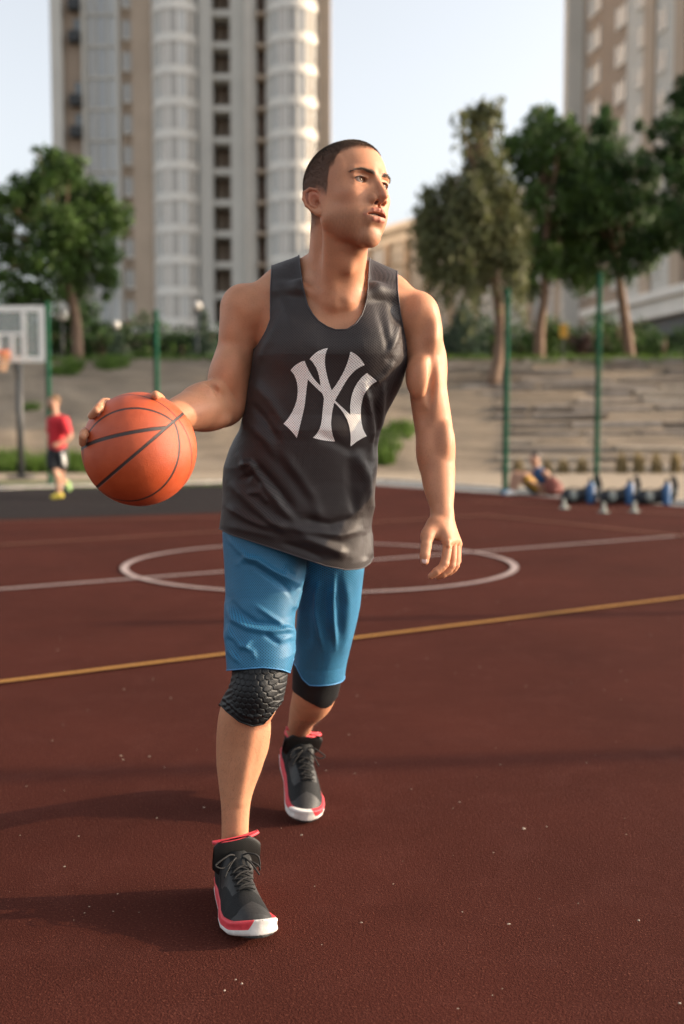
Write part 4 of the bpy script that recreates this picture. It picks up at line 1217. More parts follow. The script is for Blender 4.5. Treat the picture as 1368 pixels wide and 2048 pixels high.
bpy.ops.mesh.primitive_uv_sphere_add(segments=128, ring_count=96, radius=BALL_R, location=tuple(BALL_C))
ball = bpy.context.object; ball.name = ball.data.name = 'basketball'
for p in ball.data.polygons: p.use_smooth = True
ball.data.materials.append(ball_mat())
tag(ball, 'orange pebbled basketball with black seams held out in the player\'s hand', 'basketball')

# ================================================================== THE COURT AND THE GROUND
def sheet(name, pts, z, mat, kind='structure'):
    me = bpy.data.meshes.new(name); me.from_pydata([(x, y, z) for x, y in pts], [], [tuple(range(len(pts)))]); me.materials.append(mat)
    o = bpy.data.objects.new(name, me); COL.objects.link(o); o['kind'] = kind; return o
gp = lambda px, py: tuple(G(px, py)[:2])
def rubber(name, base, spark):
    m = Mat(name, base, .98, spec=.05); co = m.coord()
    f = m.noise(.7, 5, .6, co); g_ = m.noise(170, 4, .75, co); h_ = m.noise(5, 6, .7, co)
    lo = tuple(c * .80 for c in base); hi = tuple(c * 1.22 for c in base)
    c = m.ramp(f, [(.3, lo), (.7, hi)])
    c = m.mix(m.math('MULTIPLY', m.math('SUBTRACT', h_, .5, True), 1.3), c, tuple(c_ * 1.5 + .01 for c_ in base))
    c = m.mix(m.math('MULTIPLY', m.math('SUBTRACT', .52, g_, True), 3.0, True), c, tuple(c_ * .25 for c_ in base))
    c = m.mix(m.math('MULTIPLY', m.math('SUBTRACT', g_, .58, True), 6.0, True), c, spark)
    v = m.n('ShaderNodeTexVoronoi'); v.inputs['Scale'].default_value = 300; m.l(co, v.inputs['Vector'])
    w_ = m.noise(1.7, 7, .72, co, dist=1.2); c = m.mix(m.math('MULTIPLY', m.math('SUBTRACT', w_, .56, True), 2.2, True), c, tuple(q * .52 for q in base)); c = m.mix(m.math('MULTIPLY', m.math('SUBTRACT', .40, w_, True), 1.6, True), c, tuple(q * 1.7 + .006 for q in base))
    m.base(c); m.bump(v.outputs['Distance'], .7, .0022); m.bump(g_, .4, .002); m.bump(m.noise(70, 5, .7, co), .25, .004)
    return m.m
M_court = rubber('maroon_rubber', (.056, .0148, .0102), (.22, .085, .055))
M_grey_run = rubber('dark_grey_rubber', (.024, .020, .020), (.10, .09, .09))
def paint(name, base, wear=.5):
    m = Mat(name, base, .7, spec=.3); co = m.coord()
    f = m.noise(60, 6, .7, co); c = m.mix(m.math('MULTIPLY', m.math('SUBTRACT', f, .5, True), 2.6 * wear), base, (.11, .045, .035))
    m.base(c); m.bump(m.noise(420, 2, .6, co), .6, .003); return m.m
M_linew = paint('white_line_paint', (.36, .28, .26), 1.2); M_liney = paint('yellow_line_paint', (.36, .17, .030), 1.1); M_lineo = paint('faded_orange_paint', (.17, .065, .030), .8)
M_far = simple('far_ground_soil', (.16, .14, .11), .95, var=.3, scale=.3)
M_kerbc = simple('kerb_concrete', (.40, .37, .33), .85, var=.2, scale=6, bump=.3)
M_sand = simple('sandy_path', (.27, .21, .145), .95, var=.2, scale=4, bump=.3)
ground = sheet('ground', [(-900, -60), (900, -60), (900, 1600), (-900, 1600)], -.09, M_far)
# playing surface: left part of its far edge runs square to the view, the right part comes nearer
A0, A1, A2, A3 = gp(-400, 990), gp(560, 963), gp(770, 963), gp(1368, 1008)
A4 = tuple(np.array(A3) + (np.array(A3) - np.array(A2)) * 1.2)
court = sheet('court', [(-26, -8), (26, -8), (26, A4[1]), A4, A2, A1, A0, (-26, A0[1])], 0.0, M_court)
B0, B1, B2, B3 = gp(-400, 1040), gp(0, 1040), gp(440, 1026), gp(700, 968)
sheet('grey_run_off', [(B0[0], B0[1]), B1, B2, B3, (A1[0], A1[1] - .02), (A0[0], A0[1] - .02)], .004, M_grey_run)
def strip(name, a, b, wd, mat, z=.008):
    a = np.array(a); b = np.array(b); d = b - a; n = np.array((-d[1], d[0])); n = n / np.linalg.norm(n) * wd / 2
    return sheet(name, [tuple(a - n), tuple(b - n), tuple(b + n), tuple(a + n)], z, mat)
def through(a, b, t0, t1):
    a, b = np.array(gp(*a)), np.array(gp(*b)); return a + (b - a) * t0, a + (b - a) * t1
strip('centre_line', *through((0, 1180), (1368, 1072), -.6, 1.6), .055, M_linew)
strip('yellow_line', *through((0, 1368), (1368, 1197), -.6, 1.6), .045, M_liney, .012)
strip('orange_line', *through((0, 1092), (968, 1032), -.3, 1.0), .06, M_lineo, .012)
strip('orange_line', *through((968, 1032), (1310, 1068), 0, 1.8), .06, M_lineo, .016)
strip('faint_line', *through((0, 1046), (440, 1036), -.2, 1.0), .05, M_linew if False else M_lineo, .016)
strip('faint_line', *through((980, 1006), (1368, 1030), -.1, 1.1), .05, M_lineo, .012)
# centre circle
cl, cr = np.array(gp(241, 1136)), np.array(gp(1038, 1136)); near, far = np.array(gp(637, 1187)), np.array(gp(637, 1088))
cc = np.array(((cl[0] + cr[0]) / 2, (near[1] + far[1]) / 2)); rc = ((cr[0] - cl[0]) / 2 + (far[1] - near[1]) / 2) / 2
mb = MB(); N = 160
for i in range(N):
    a, b_ = 2 * math.pi * i / N, 2 * math.pi * (i + 1) / N
    mb.poly([(cc[0] + r_ * math.cos(t), cc[1] + r_ * math.sin(t), .0105) for r_, t in ((rc - .030, a), (rc + .030, a), (rc + .030, b_), (rc - .030, b_))])
tag(mb.build('centre_circle', M_linew), kind='structure')
print('circle', cc, rc, (cr[0] - cl[0]) / 2, (far[1] - near[1]) / 2)
# blown leaf bits and grit on the court
r9 = np.random.default_rng(99); V = []; F = []
for i in range(520):
    d_ = 1.6 + 20 * r9.random() ** 1.5; x = r9.uniform(-.42, .42) * d_ * 1.1; s_ = r9.uniform(.0012, .0042) * (1 + .04 * d_) * (1.7 if r9.random() < .08 else 1); a = r9.uniform(0, 6.28); b0 = len(V)
    for t in range(5): V.append((x + s_ * math.cos(a + t * 1.257) * r9.uniform(.5, 1.3), d_ + s_ * math.sin(a + t * 1.257) * r9.uniform(.5, 1.3), .0175 if False else .018))
    V.append((x, d_, .018 + s_ * .5))
    for t in range(5): F.append((b0 + t, b0 + (t + 1) % 5, b0 + 5))
M_grit = simple('dry_leaf_bits', (.29, .23, .18), .8, var=.4, scale=3)
V = np.array(V); V[:, 2] -= .012
tag(np_mesh('litter', V, np.array(F), M_grit, smooth=False), 'pale leaf bits and grit scattered over the court', kind='stuff')
# kerb and path beyond the court
def prism(name, pts, z0, z1, mat, kind='structure', **kw):
    mb = MB(); n = len(pts)
    mb.v = [(x, y, z0) for x, y in pts] + [(x, y, z1) for x, y in pts]
    mb.f = [tuple(range(n, 2 * n))] + [(i, (i + 1) % n, n + (i + 1) % n, n + i) for i in range(n)]
    o = mb.build(name, mat, **kw)
    if kind: o['kind'] = kind
    return o
def shift(p, dx, dy): return (p[0] + dx, p[1] + dy)
prism('kerb', [A0, A1, A2, A4, shift(A4, .1, .28), shift(A2, .05, .28), shift(A1, 0, .28), shift(A0, 0, .28)], -.08, .05, M_kerbc)
E0, E1, E2, E4 = shift(A0, 0, .28), shift(A1, 0, .28), shift(A2, .05, .28), shift(A4, .1, .28)
FY = 28.2; BH = 3.52
M_verge = simple('dry_grass_verge', (.15, .17, .05), .95, var=.35, scale=3, bump=.5)
sheet('verge', [(-40, A0[1] + .28), E1, (E1[0], E1[1] + .9), (-40, A0[1] + 1.5)], -.02, M_verge)
prism('path', [(-60, E0[1] + 1.4), (E1[0], E1[1] + .9), E1, E2, E4, (60, E4[1]), (60, FY), (-60, FY)], -.08, -.012, M_sand)
sheet('pale_apron', [shift(A2, -1.5, .35), shift(A4, .1, .35), shift(A4, .1, 2.6), shift(A2, -1.5, 1.9)], .002, simple('pale_asphalt', (.20, .20, .195), .9, var=.15, scale=5))

# ---- embankment
def bank_h(x, y):
    t = np.clip((y - FY) / 8.2, 0, 1); return BH * (t * .9 + .1 * t * t * (3 - 2 * t))
nx, ny = 260, 90
xs = np.linspace(-46, 46, nx); ys = np.concatenate([np.linspace(FY, FY + 8.4, 70), np.linspace(FY + 8.8, 420, 20)])
XX, YY = np.meshgrid(xs, ys); Pn = np.stack([XX.ravel(), YY.ravel(), np.zeros(XX.size)], 1)
h_ = bank_h(Pn[:, 0], Pn[:, 1]); tt = np.clip((Pn[:, 1] - FY) / 8.2, 0, 1); bankm = np.sin(tt * math.pi)
right = np.clip((Pn[:, 0] - 2.0) / 3, 0, 1)
n1 = vnoise(Pn * (1, 1, 0), .9, 31) * .14 + vnoise(Pn * (1, 1, 0), 2.6, 32) * .07 + vnoise(Pn * (1, 1, 0), 6, 35) * .03
st = BH / 15; q = h_ / st; stepped = (np.floor(q + .08 * vnoise(Pn * (1, .2, 0), .5, 33)) + np.clip((q % 1 - .55) / .4, 0, 1)) * st
h_ = h_ * (1 - right * .85 * (bankm > .02)) + stepped * right * .85 * (bankm > .02) + n1 * np.sqrt(bankm) * (1 - .8 * right)
h_ = np.where(Pn[:, 1] > FY + 8.4, BH + (Pn[:, 1] - FY - 8.4) * .010, h_)
V = np.stack([Pn[:, 0], Pn[:, 1], h_ - .02], 1); V[:, 0] *= np.where(Pn[:, 1] > FY + 8.5, 1 + (Pn[:, 1] - FY - 8.5) / 60, 1)
i, j = np.meshgrid(np.arange(nx - 1), np.arange(ny - 1)); k = (j * nx + i).ravel(); F = np.stack([k, k + 1, k + nx + 1, k + nx], 1)
m = Mat('weathered_slope', (.25, .2, .15), .95, spec=.2); co = m.coord()
mp = m.n('ShaderNodeMapping'); m.l(co, mp.inputs[0]); mp.inputs['Scale'].default_value = (.45, 2.2, 3.4)
f = m.noise(1.0, 8, .68, mp.outputs[0]); f2 = m.noise(.8, 5, .6, co)
c = m.ramp(f, [(.30, (.14, .115, .09)), (.48, (.225, .178, .130)), (.62, (.275, .220, .163)), (.78, (.34, .28, .22))])
c = m.mix(m.math('MULTIPLY', m.math('SUBTRACT', f2, .50, True), 1.5), c, (.30, .25, .19))
m.base(c); m.bump(f, .6, .2); m.bump(m.noise(14, 6, .7, co), .5, .06)
tag(np_mesh('embankment', V, F, m.m), kind='structure')
# broken stone slabs that step up the right half of the slope
def stone(name, base, v_=.3): return simple(name, base, .92, var=v_, scale=3.5, bump=.5)
M_slab = [stone('slab_grey', (.25, .21, .175)), stone('slab_tan', (.31, .26, .205)), stone('slab_dark', (.205, .172, .142))]
rs = np.random.default_rng(12); Vs_ = []; Fs_ = []; Ms_ = []
for row in range(15):
    y = FY + .25 + row * .54; x = 4.6 + rs.uniform(-.5, .5) - (1.2 if row > 9 else 0); zz = float(bank_h(0, y))
    while x < 16:
        L_ = rs.uniform(.9, 3.0)
        if rs.random() < .90:
            w_, h2 = rs.uniform(.40, .62), rs.uniform(.09, .17); b0 = len(Vs_); yaw_ = rs.normal() * .008; rl = rs.normal() * .010
            for dz in (0, 1):
                for dx, dy in ((0, 0), (1, 0), (1, 1), (0, 1)):
                    X = dx * L_ + rs.normal() * .03; Y_ = dy * w_ + rs.normal() * .03
                    Vs_.append((x + X, y + Y_ + X * yaw_, zz - .06 + dz * h2 + dy * .04 + X * rl + rs.normal() * .012))
            for q_ in ((4, 5, 6, 7), (0, 1, 5, 4), (1, 2, 6, 5), (3, 0, 4, 7)): Fs_.append(tuple(b0 + t for t in q_)); Ms_.append(rs.choice(3, p=[.5, .3, .2]) if len(Ms_) % 4 == 0 else Ms_[-1])
        x += L_ + rs.uniform(.02, .3)
o = np_mesh('stone_slabs', np.array(Vs_), np.array(Fs_), M_slab, smooth=False, mat_idx=np.array(Ms_)); tag(o, 'rough grey stone slabs stepping up the slope', kind='stuff')
def zg(x, y):
    return float(bank_h(x, y)) if y > FY else 0.0

# ---- grass and low plants: stuff
def tufts(name, spots, mat, h, wdt, n, seed, label, kind='stuff'):
    r = np.random.default_rng(seed); V = []; F = []
    for (x, y, rad) in spots:
        for _ in range(n):
            a = r.uniform(0, 6.28); d_ = rad * math.sqrt(r.random()); px_, py_ = x + d_ * math.cos(a), y + d_ * math.sin(a) * .7
            hh = h * r.uniform(.5, 1.2); z0 = zg(px_, py_) - .03; lean = r.normal(size=2) * hh * .3; b0 = len(V); t = r.uniform(0, 3.14); ww = wdt * r.uniform(.6, 1.3)
            V += [(px_ - ww * math.cos(t), py_ - ww * math.sin(t), z0), (px_ + ww * math.cos(t), py_ + ww * math.sin(t), z0), (px_ + lean[0], py_ + lean[1], z0 + hh)]
            F.append((b0, b0 + 1, b0 + 2))
    o = np_mesh(name, np.array(V), np.array(F), mat, smooth=False)
    if kind: o['kind'] = kind
    if label: o['label'] = label
    return o
def leafmat(name, base, tr=.35, var=.5):
    m = Mat(name, base, .6, spec=.3); g_ = m.n('ShaderNodeNewGeometry'); f = m.noise(2.2, 3, .6)
    lo = tuple(c * (1 - var) for c in base); hi = tuple(c * (1 + var) for c in base)
    f = m.math('ADD', m.math('MULTIPLY', f, .5), m.math('MULTIPLY', g_.outputs['Random Per Island'], .5))
    c = m.ramp(f, [(.3, lo), (.7, hi)]); m.base(c)
    t = m.n('ShaderNodeBsdfTranslucent'); m.l(c, t.inputs[0]); mx = m.n('ShaderNodeMixShader'); mx.inputs[0].default_value = tr
    out = m.nt.nodes['Material Output']; m.l(m.b.outputs[0], mx.inputs[1]); m.l(t.outputs[0], mx.inputs[2]); m.l(mx.outputs[0], out.inputs[0]); return m.m
M_grass = leafmat('grass_blades', (.085, .15, .022)); M_drygrass = leafmat('dry_grass', (.27, .205, .10))
sp = [(P(px, 900, 28.4)[0], 28.3 + rs.uniform(-.3, .5), .5) for px in list(range(-20, 175, 16))]
tufts('grass', sp, M_grass, .42, .02, 260, 3, 'green grass at the foot of the slope on the left')
sp = [(P(px, py, y)[0], y, r_) for px, py, y, r_ in ((770, 860, 29.6, .5), (790, 845, 30.4, .55), (805, 838, 30.8, .4), (765, 880, 28.9, .35), (130, 745, 35.0, .5), (225, 735, 35.6, .6), (150, 735, 35.3, .3), (560, 735, 35.8, .5), (62, 800, 32, .25))]
tufts('weeds', sp, M_grass, .34, .02, 300, 4, 'patches of green weeds on the slope')
tufts('lawn_edge', [(x, 36.3 + rs.uniform(-.2, .2), .5) for x in np.arange(-13, 16, .6)], M_grass, .20, .015, 120, 5, 'thin grass along the top of the slope')
tufts('verge_grass', [(x, A0[1] + .3 + (E1[1] - A0[1]) * (x + 12) / 12 * .6 + .2, .35) for x in np.arange(-9.5, -2.0, .22)], M_grass, .07, .008, 70, 6, 'short grass along the kerb on the left')

# ---- tan ornamental grasses in a row at the foot of the slabs: countable, so things
def orn(px, base_py, top_py, label):
    y = 27.6; x = P(px, base_py, y)[0]; h = (base_py - top_py) / FPX * y
    r = np.random.default_rng(px); V = []; F = []
    for _ in range(150):
        a = r.uniform(0, 6.28); d_ = .15 * math.sqrt(r.random()); t = r.uniform(0, 3.14); hh = h * r.uniform(.55, 1.05); ww = .012
        l0 = np.array((math.cos(a), math.sin(a))) * d_; l1 = l0 * r.uniform(.4, 1.1); hh *= r.uniform(.45, 1.0); b0 = len(V); c_, s_ = math.cos(t) * ww, math.sin(t) * ww
        V += [(l0[0] - c_, l0[1] - s_, 0), (l0[0] + c_, l0[1] + s_, 0), (l1[0] + c_ * 1.4, l1[1] + s_ * 1.4, hh * .6), (l1[0] - c_ * 1.4, l1[1] - s_ * 1.4, hh * .6), (l1[0] * .8, l1[1] * .8, hh)]
        F += [(b0, b0 + 1, b0 + 2), (b0, b0 + 2, b0 + 3), (b0 + 3, b0 + 2, b0 + 4)]
    o = np_mesh('ornamental_grass', np.array(V), np.array(F), M_drygrass, smooth=False); o.location = (x, y, .0)
    tag(o, label, 'plant', 'tan grass clumps along the foot of the slabs')
for px, b_, t_, lb in ((1037, 938, 903, 'small tan grass clump left of the seated person'), (1094, 940, 905, 'tan grass clump right behind the seated person'), (1125, 942, 908, 'broad tan grass clump midway between the seated person and the right post'),
                       (1163, 943, 902, 'thin tan grass clump just left of the right green post'), (1243, 946, 898, 'tan grass clump first to the right of the right green post'),
                       (1277, 947, 896, 'tan grass clump second to the right of the right green post'), (1313, 948, 897, 'tan grass clump third to the right of the right green post'), (1350, 948, 897, 'tan grass clump at the right edge of the photo')):
    orn(px, b_, t_, lb)

# ================================================================== TREES, SHRUBS
M_bark = simple('bark', (.17, .11, .075), .95, var=.35, scale=10, bump=.6)
M_leaf = leafmat('tree_leaves', (.054, .100, .020), .28, .5)
M_leaf_dark = leafmat('dark_leaves', (.036, .074, .018), .28, .5)
M_leaf_olive = leafmat('olive_drooping_leaves', (.110, .118, .048), .3, .45)
M_spruce = leafmat('bluish_needles', (.060, .095, .062), .15, .35)
M_purple = leafmat('purple_brown_leaves', (.060, .034, .030), .2, .4)
FAT = 1.0
def leaves(r, clumps, dens, size, droop=0.0):
    V = []
    for (c, rad) in clumps:
        c = np.array(c); n = int(1.15 * dens * (rad / .8) ** 2)
        d = r.normal(size=(n, 3)); d /= np.linalg.norm(d, axis=1)[:, None]
        rr_ = rad * r.random(n) ** .45 * (1 + .35 * np.sin(d[:, 0] * 5 + c[0]) * np.cos(d[:, 2] * 4 + c[2]))
        p = c + d * rr_[:, None] * (1, 1, .85)
        if droop: p[:, 2] -= droop * r.random(n) ** 2 * (1.2 - np.abs(d[:, 2]))
        a = r.normal(size=(n, 3)); a /= np.linalg.norm(a, axis=1)[:, None]
        if droop: a = a * (.35, .35, 1); a /= np.linalg.norm(a, axis=1)[:, None]
        b_ = np.cross(a, r.normal(size=(n, 3))); b_ /= np.linalg.norm(b_, axis=1)[:, None]
        s_ = size * r.uniform(.6, 1.4, n)[:, None]
        V.append(np.stack([p - a * s_, p + b_ * s_ * .42, p + a * s_, p - b_ * s_ * .42], 1))
    V = np.concatenate(V).reshape(-1, 3); F = np.arange(len(V)).reshape(-1, 4); return V, F
def tree(label, base, trunk_pts, clumps, mat, seed, dens=620, size=.11, droop=0, trad=.16, name='tree', group='trees growing above the slope'):
    """base/trunk/clumps given as photo pixels with their own depth"""
    r = np.random.default_rng(seed); y0 = base[2]; x0 = P(base[0], base[1], y0)[0]; z0 = zg2(x0, y0) - .08
    root = thing(name, label, 'tree', (x0, y0, z0), group=group)
    o = (x0, y0, z0)
    tp = [np.array((x0, y0, z0))] + [P(*q) for q in trunk_pts]
    mb = MB(); mb.tube(smooth_pts(tp), list(np.linspace(trad * 1.25, trad * .55, (len(tp) - 1) * 4 + 1)), 10)
    cl = []
    for (px, py, rp) in clumps:
        y = y0 + r.uniform(-1, 1) * 1.5; c = P(px, py, y); rad = rp * FAT / FPX * y; cl.append((c, rad))
        for _ in range(3): cl.append((c + r.normal(size=3) * rad * .62, rad * r.uniform(.35, .55)))
        s0 = tp[-1] if r.random() < .6 else tp[-2]
        mid = (s0 + c) / 2 + np.array((0, 0, -.12 * np.linalg.norm(c - s0)))
        mb.tube(smooth_pts([s0, mid, c]), list(np.linspace(trad * .36, .02, 9)), 6)
    mb.build('trunk', M_bark, root, smooth=True, origin=o)
    V, F = leaves(r, cl, dens, size, droop)
    np_mesh('crown', V, F, mat, root, origin=o, smooth=False)
    return root
def zg2(x, y):
    if y < FY: return 0.0
    t = min(1, (y - FY) / 8.2); return BH * (t * .9 + .1 * t * t * (3 - 2 * t)) + max(0, y - FY - 8.4) * .010
tree('bushy green tree with a pinkish leaning trunk, above the slope behind the backboard', (156, 715, 37.5), [(152, 640, 37.5), (135, 560, 37.5), (122, 480, 37.5)],
     [(105, 320, 30), (140, 335, 34), (75, 300, 10), (95, 365, 44), (150, 385, 50), (40, 375, 30), (15, 400, 34), (200, 400, 36), (60, 430, 46), (120, 455, 60), (185, 450, 52), (235, 430, 34), (10, 480, 30), (50, 520, 46),
      (110, 530, 56), (170, 520, 50), (215, 505, 34), (30, 570, 36), (85, 590, 40), (150, 580, 34), (215, 560, 26), (-30, 430, 40), (-40, 540, 40)], M_leaf, 1)
FAT = 1.2
tree('tall drooping olive green tree with a curved trunk that stands part way down the slope', (985, 765, 34.0), [(1000, 690, 34.2), (998, 620, 34.3), (990, 560, 34.3), (985, 480, 34.3), (970, 380, 34.3), (958, 270, 34.3)],
     [(985, 212, 18), (955, 225, 24), (920, 232, 12), (968, 262, 24), (938, 310, 14), (950, 300, 22), (985, 335, 34), (955, 372, 34), (900, 375, 30), (870, 400, 28), (925, 420, 40), (985, 410, 44), (1015, 380, 24), (860, 440, 24), (885, 460, 34), (950, 470, 42), (1005, 465, 38), (870, 490, 20), (920, 510, 30), (975, 525, 28), (1020, 520, 24), (850, 440, 24), (848, 490, 18), (1040, 440, 26), (1040, 510, 20), (890, 545, 16), (1045, 560, 12), (935, 560, 16), (865, 530, 12)],
     M_leaf_olive, 2, 640, .11, 1.5)
tree('dark green tree with a slim crooked trunk, in the middle of the right hand group', (1078, 718, 37.4), [(1080, 650, 37.4), (1090, 590, 37.4), (1088, 520, 37.4), (1095, 420, 37.4), (1098, 300, 37.4)],
     [(1095, 225, 20), (1080, 250, 30), (1120, 265, 34), (1045, 290, 28), (1090, 300, 40), (1140, 320, 42), (1050, 340, 34), (1060, 400, 30), (1150, 390, 36), (1045, 450, 26), (1100, 450, 36), (1150, 460, 40), (1080, 510, 36), (1130, 520, 34), (1155, 550, 24), (1060, 560, 18)],
     M_leaf, 3, 560, .11, .8)
tree('broad dark tree with a pale thin trunk, rightmost whole tree', (1262, 703, 38.4), [(1250, 640, 38.4), (1240, 570, 38.4), (1230, 500, 38.4), (1235, 400, 38.4)],
     [(1205, 250, 26), (1215, 285, 30), (1180, 320, 40), (1230, 335, 44), (1275, 320, 16), (1170, 370, 40), (1215, 400, 50), (1265, 400, 46), (1300, 350, 22), (1310, 430, 34), (1180, 440, 40), (1240, 460, 50), (1290, 480, 40), (1335, 475, 26), (1200, 500, 36), (1250, 525, 34), (1180, 545, 24)],
     M_leaf_dark, 4, 620, .11, .3)
tree('dark tree cut off by the right edge of the photo', (1420, 715, 36.0), [(1415, 620, 36), (1405, 480, 36), (1400, 350, 36)],
     [(1390, 170, 30), (1375, 215, 36), (1345, 190, 8), (1365, 265, 40), (1405, 280, 50), (1350, 320, 26), (1380, 350, 46), (1365, 400, 36), (1400, 430, 50), (1355, 445, 16), (1385, 480, 36)], M_leaf_dark, 5, 560, .11)
FAT = 1.0
tree('dark leafy tree low behind the backboard at the left edge', (20, 712, 44), [(22, 640, 44), (25, 600, 44)], [(20, 610, 36), (60, 625, 34), (-20, 630, 40), (90, 650, 34), (40, 665, 40), (120, 680, 34), (150, 650, 30), (-10, 690, 34), (175, 620, 26), (190, 660, 24)], M_leaf_dark, 6, 420, .12)
def shrub(px, base_py, Y, wpx, hpx, mat, label, seed, conifer=False, size=.09):
    r = np.random.default_rng(seed); x = P(px, base_py, Y)[0]; z = zg2(x, Y) - .05; k = Y / FPX; w, h = wpx * k / 2, hpx * k
    root = thing('conifer' if conifer else 'shrub', label, 'tree' if conifer else 'bush', (x, Y, z), group='conifers above the slope' if conifer else 'bushes in the hedge above the slope')
    cl = []
    if conifer:
        for t in np.linspace(.06, .97, 12): cl += [((r.normal() * .05, r.normal() * .05, h * t), w * (1.02 - t) + .08)]
    else:
        for _ in range(9): cl.append(((r.uniform(-.75, .75) * w, r.uniform(-.4, .4) * w, h * r.uniform(.22, .75)), max(.25, h * .26 * r.uniform(.8, 1.2))))
        for q in (-.6, -.2, .25, .65): cl.append(((q * w, 0, h * .2), h * .24))
    V, F = leaves(r, cl, 520 if conifer else 330, size); V[:, 2] = np.maximum(V[:, 2], 0)
    np_mesh('foliage', V, F, mat, root, smooth=False)
    mb = MB(); mb.tube([(0, 0, 0), (.02, 0, h * .5), (0, 0, h * .85)], [.06, .045, .015], 7)
    for _ in range(5): a = r.uniform(0, 6.28); mb.tube([(0, 0, .05), (w * .4 * math.cos(a), w * .3 * math.sin(a), h * .35), (w * .6 * math.cos(a), w * .5 * math.sin(a), h * .62)], [.035, .025, .01], 6)
    mb.build('stem', M_bark, root, smooth=True)
for i, (px, b_, Y, w_, h_, m_, lb, cf) in enumerate([
    (60, 712, 42, 120, 70, M_leaf_dark, 'dark bush right behind the backboard', False), (200, 712, 42, 90, 78, M_leaf_dark, 'dark bush just right of the pinkish leaning trunk', False),
    (238, 712, 41, 46, 66, M_spruce, 'small conifer left of the left hand tower entrance', True), (300, 712, 42, 90, 44, M_leaf, 'low bright green hedge bush behind the second green post', False),
    (365, 712, 42, 90, 50, M_leaf, 'low bright green hedge bush left of the player\'s shoulder', False), (410, 712, 40, 60, 110, M_spruce, 'conifer just left of the player\'s upper arm', True),
    (470, 712, 42, 90, 60, M_leaf_dark, 'bush half hidden behind the player\'s right arm', False), (860, 708, 42, 90, 60, M_leaf_dark, 'bush peeping out beside the player\'s left shoulder', False),
    (925, 706, 40.5, 110, 125, M_spruce, 'large blue green conifer right of the player\'s left shoulder', True), (985, 706, 42, 70, 70, M_leaf, 'green bush between the blue green conifer and the left of the two right posts', False),
    (1095, 706, 41, 90, 108, M_leaf, 'green bush behind the slim crooked trunk', False), (1040, 706, 43, 80, 60, M_leaf_dark, 'dark low bush between the curved and the crooked trunk', False),
    (1165, 704, 41.5, 100, 72, M_purple, 'purple brown bush behind the right green post', False), (1235, 702, 42, 120, 104, M_leaf, 'rounded green bush right of the right green post', False),
    (1330, 700, 41, 90, 70, M_leaf_dark, 'dark bush at the right end of the hedge', False), (1400, 702, 42, 80, 66, M_leaf_dark, 'dark bush cut off by the right edge', False)]):
    shrub(px, b_, Y, w_, h_, m_, lb, 40 + i, cf)

rH = np.random.default_rng(77)
hc = [((x, 44.5 + rH.uniform(-.6, .6), zg2(x, 44.5) + h_), .62) for x in np.arange(-17, 19, .55) for h_ in (.35, .95, 1.35 + .35 * math.sin(x * 1.3) + .2 * math.sin(x * 3.7))]
V, F = leaves(rH, hc, 260, .10); tag(np_mesh('hedge', V, F, M_leaf_dark, smooth=False), 'dark continuous hedge along the top of the slope', kind='stuff')
# ================================================================== POSTS, LAMPS, SIGN
M_green = simple('green_paint', (.010, .066, .036), .85, var=.25, scale=5, bump=.1, spec=.15)
def post(px, base_py, top_py, label, Y=None, rad=.052):
    g_ = G(px, base_py) if Y is None else P(px, base_py, Y); h = P(px, top_py, g_[1])[2]
    root = thing('fence_post', label, 'post', (g_[0], g_[1], 0), group='green steel posts along the court')
    MB().tube([(0, 0, -.05), (0, 0, h)], rad, 12).build('shaft', M_green, root, smooth=False)
    MB().lathe([(rad + .006, h - .05), (rad + .006, h + .01), (.01, h + .025)], (0, 0, 0), 12).build('cap', M_green, root)
    for t in np.linspace(.3, h - .3, 7): MB().box((0, -rad, t), (.05, .03, .05)).build('bracket', M_green, root)
    MB().box((0, 0, .01), (.22, .22, .02)).build('base_plate', M_green, root)
post(1010, 984, 580, 'green steel post left of the seated person, base at the court edge'); post(1192, 972, 547, 'tall green steel post behind the black sports bags')
post(101, 968, 606, 'green steel post just right of the backboard'); post(316, 966, 622, 'green steel post rising behind the basketball')
M_globe = simple('frosted_globe', (.60, .58, .54), .3, var=.03, scale=5); M_dark = simple('dark_metal', (.030, .032, .034), .5, var=.2, scale=10)
def lamp(px, py, rp, Y, label):
    c = P(px, py, Y); z0 = zg2(c[0], Y); rad = rp / FPX * Y
    root = thing('street_lamp', label, 'street lamp', (c[0], Y, z0), group='globe lamps above the slope')
    h = c[2] - z0
    MB().tube([(0, 0, -.1), (0, 0, .5), (0, 0, h - rad)], [.07, .045, .035], 10).build('post', M_dark, root, smooth=True)
    MB().lathe([(rad * math.sin(t) + .001, h - rad * math.cos(t)) for t in np.linspace(0, math.pi, 17)], (0, 0, 0), 24).build('globe', M_globe, root, smooth=True)
    MB().lathe([(.05, h - rad - .06), (.09, h - rad + .01), (.05, h - rad + .03)], (0, 0, 0), 12).build('collar', M_dark, root)
lamp(124, 630, 11, 38, 'globe street lamp in front of the pinkish trunk'); lamp(394, 612, 9, 39, 'globe street lamp against the rounded tower bay'); lamp(232, 650, 8, 42, 'small globe street lamp low in front of the left tower')
g_ = P(1127, 662, 40); root = thing('warning_sign', 'small yellow sign on a post among the bushes behind the crooked trunk', 'sign', (g_[0], 40, zg2(g_[0], 40)))
h = g_[2] - zg2(g_[0], 40); MB().box((0, 0, h), (.30, .03, .50)).build('panel', simple('yellow_panel', (.55, .30, .03), .5, var=.1), root, bevel=.01); MB().tube([(0, .03, -.1), (0, .03, h)], .025, 8).build('post', M_dark, root)

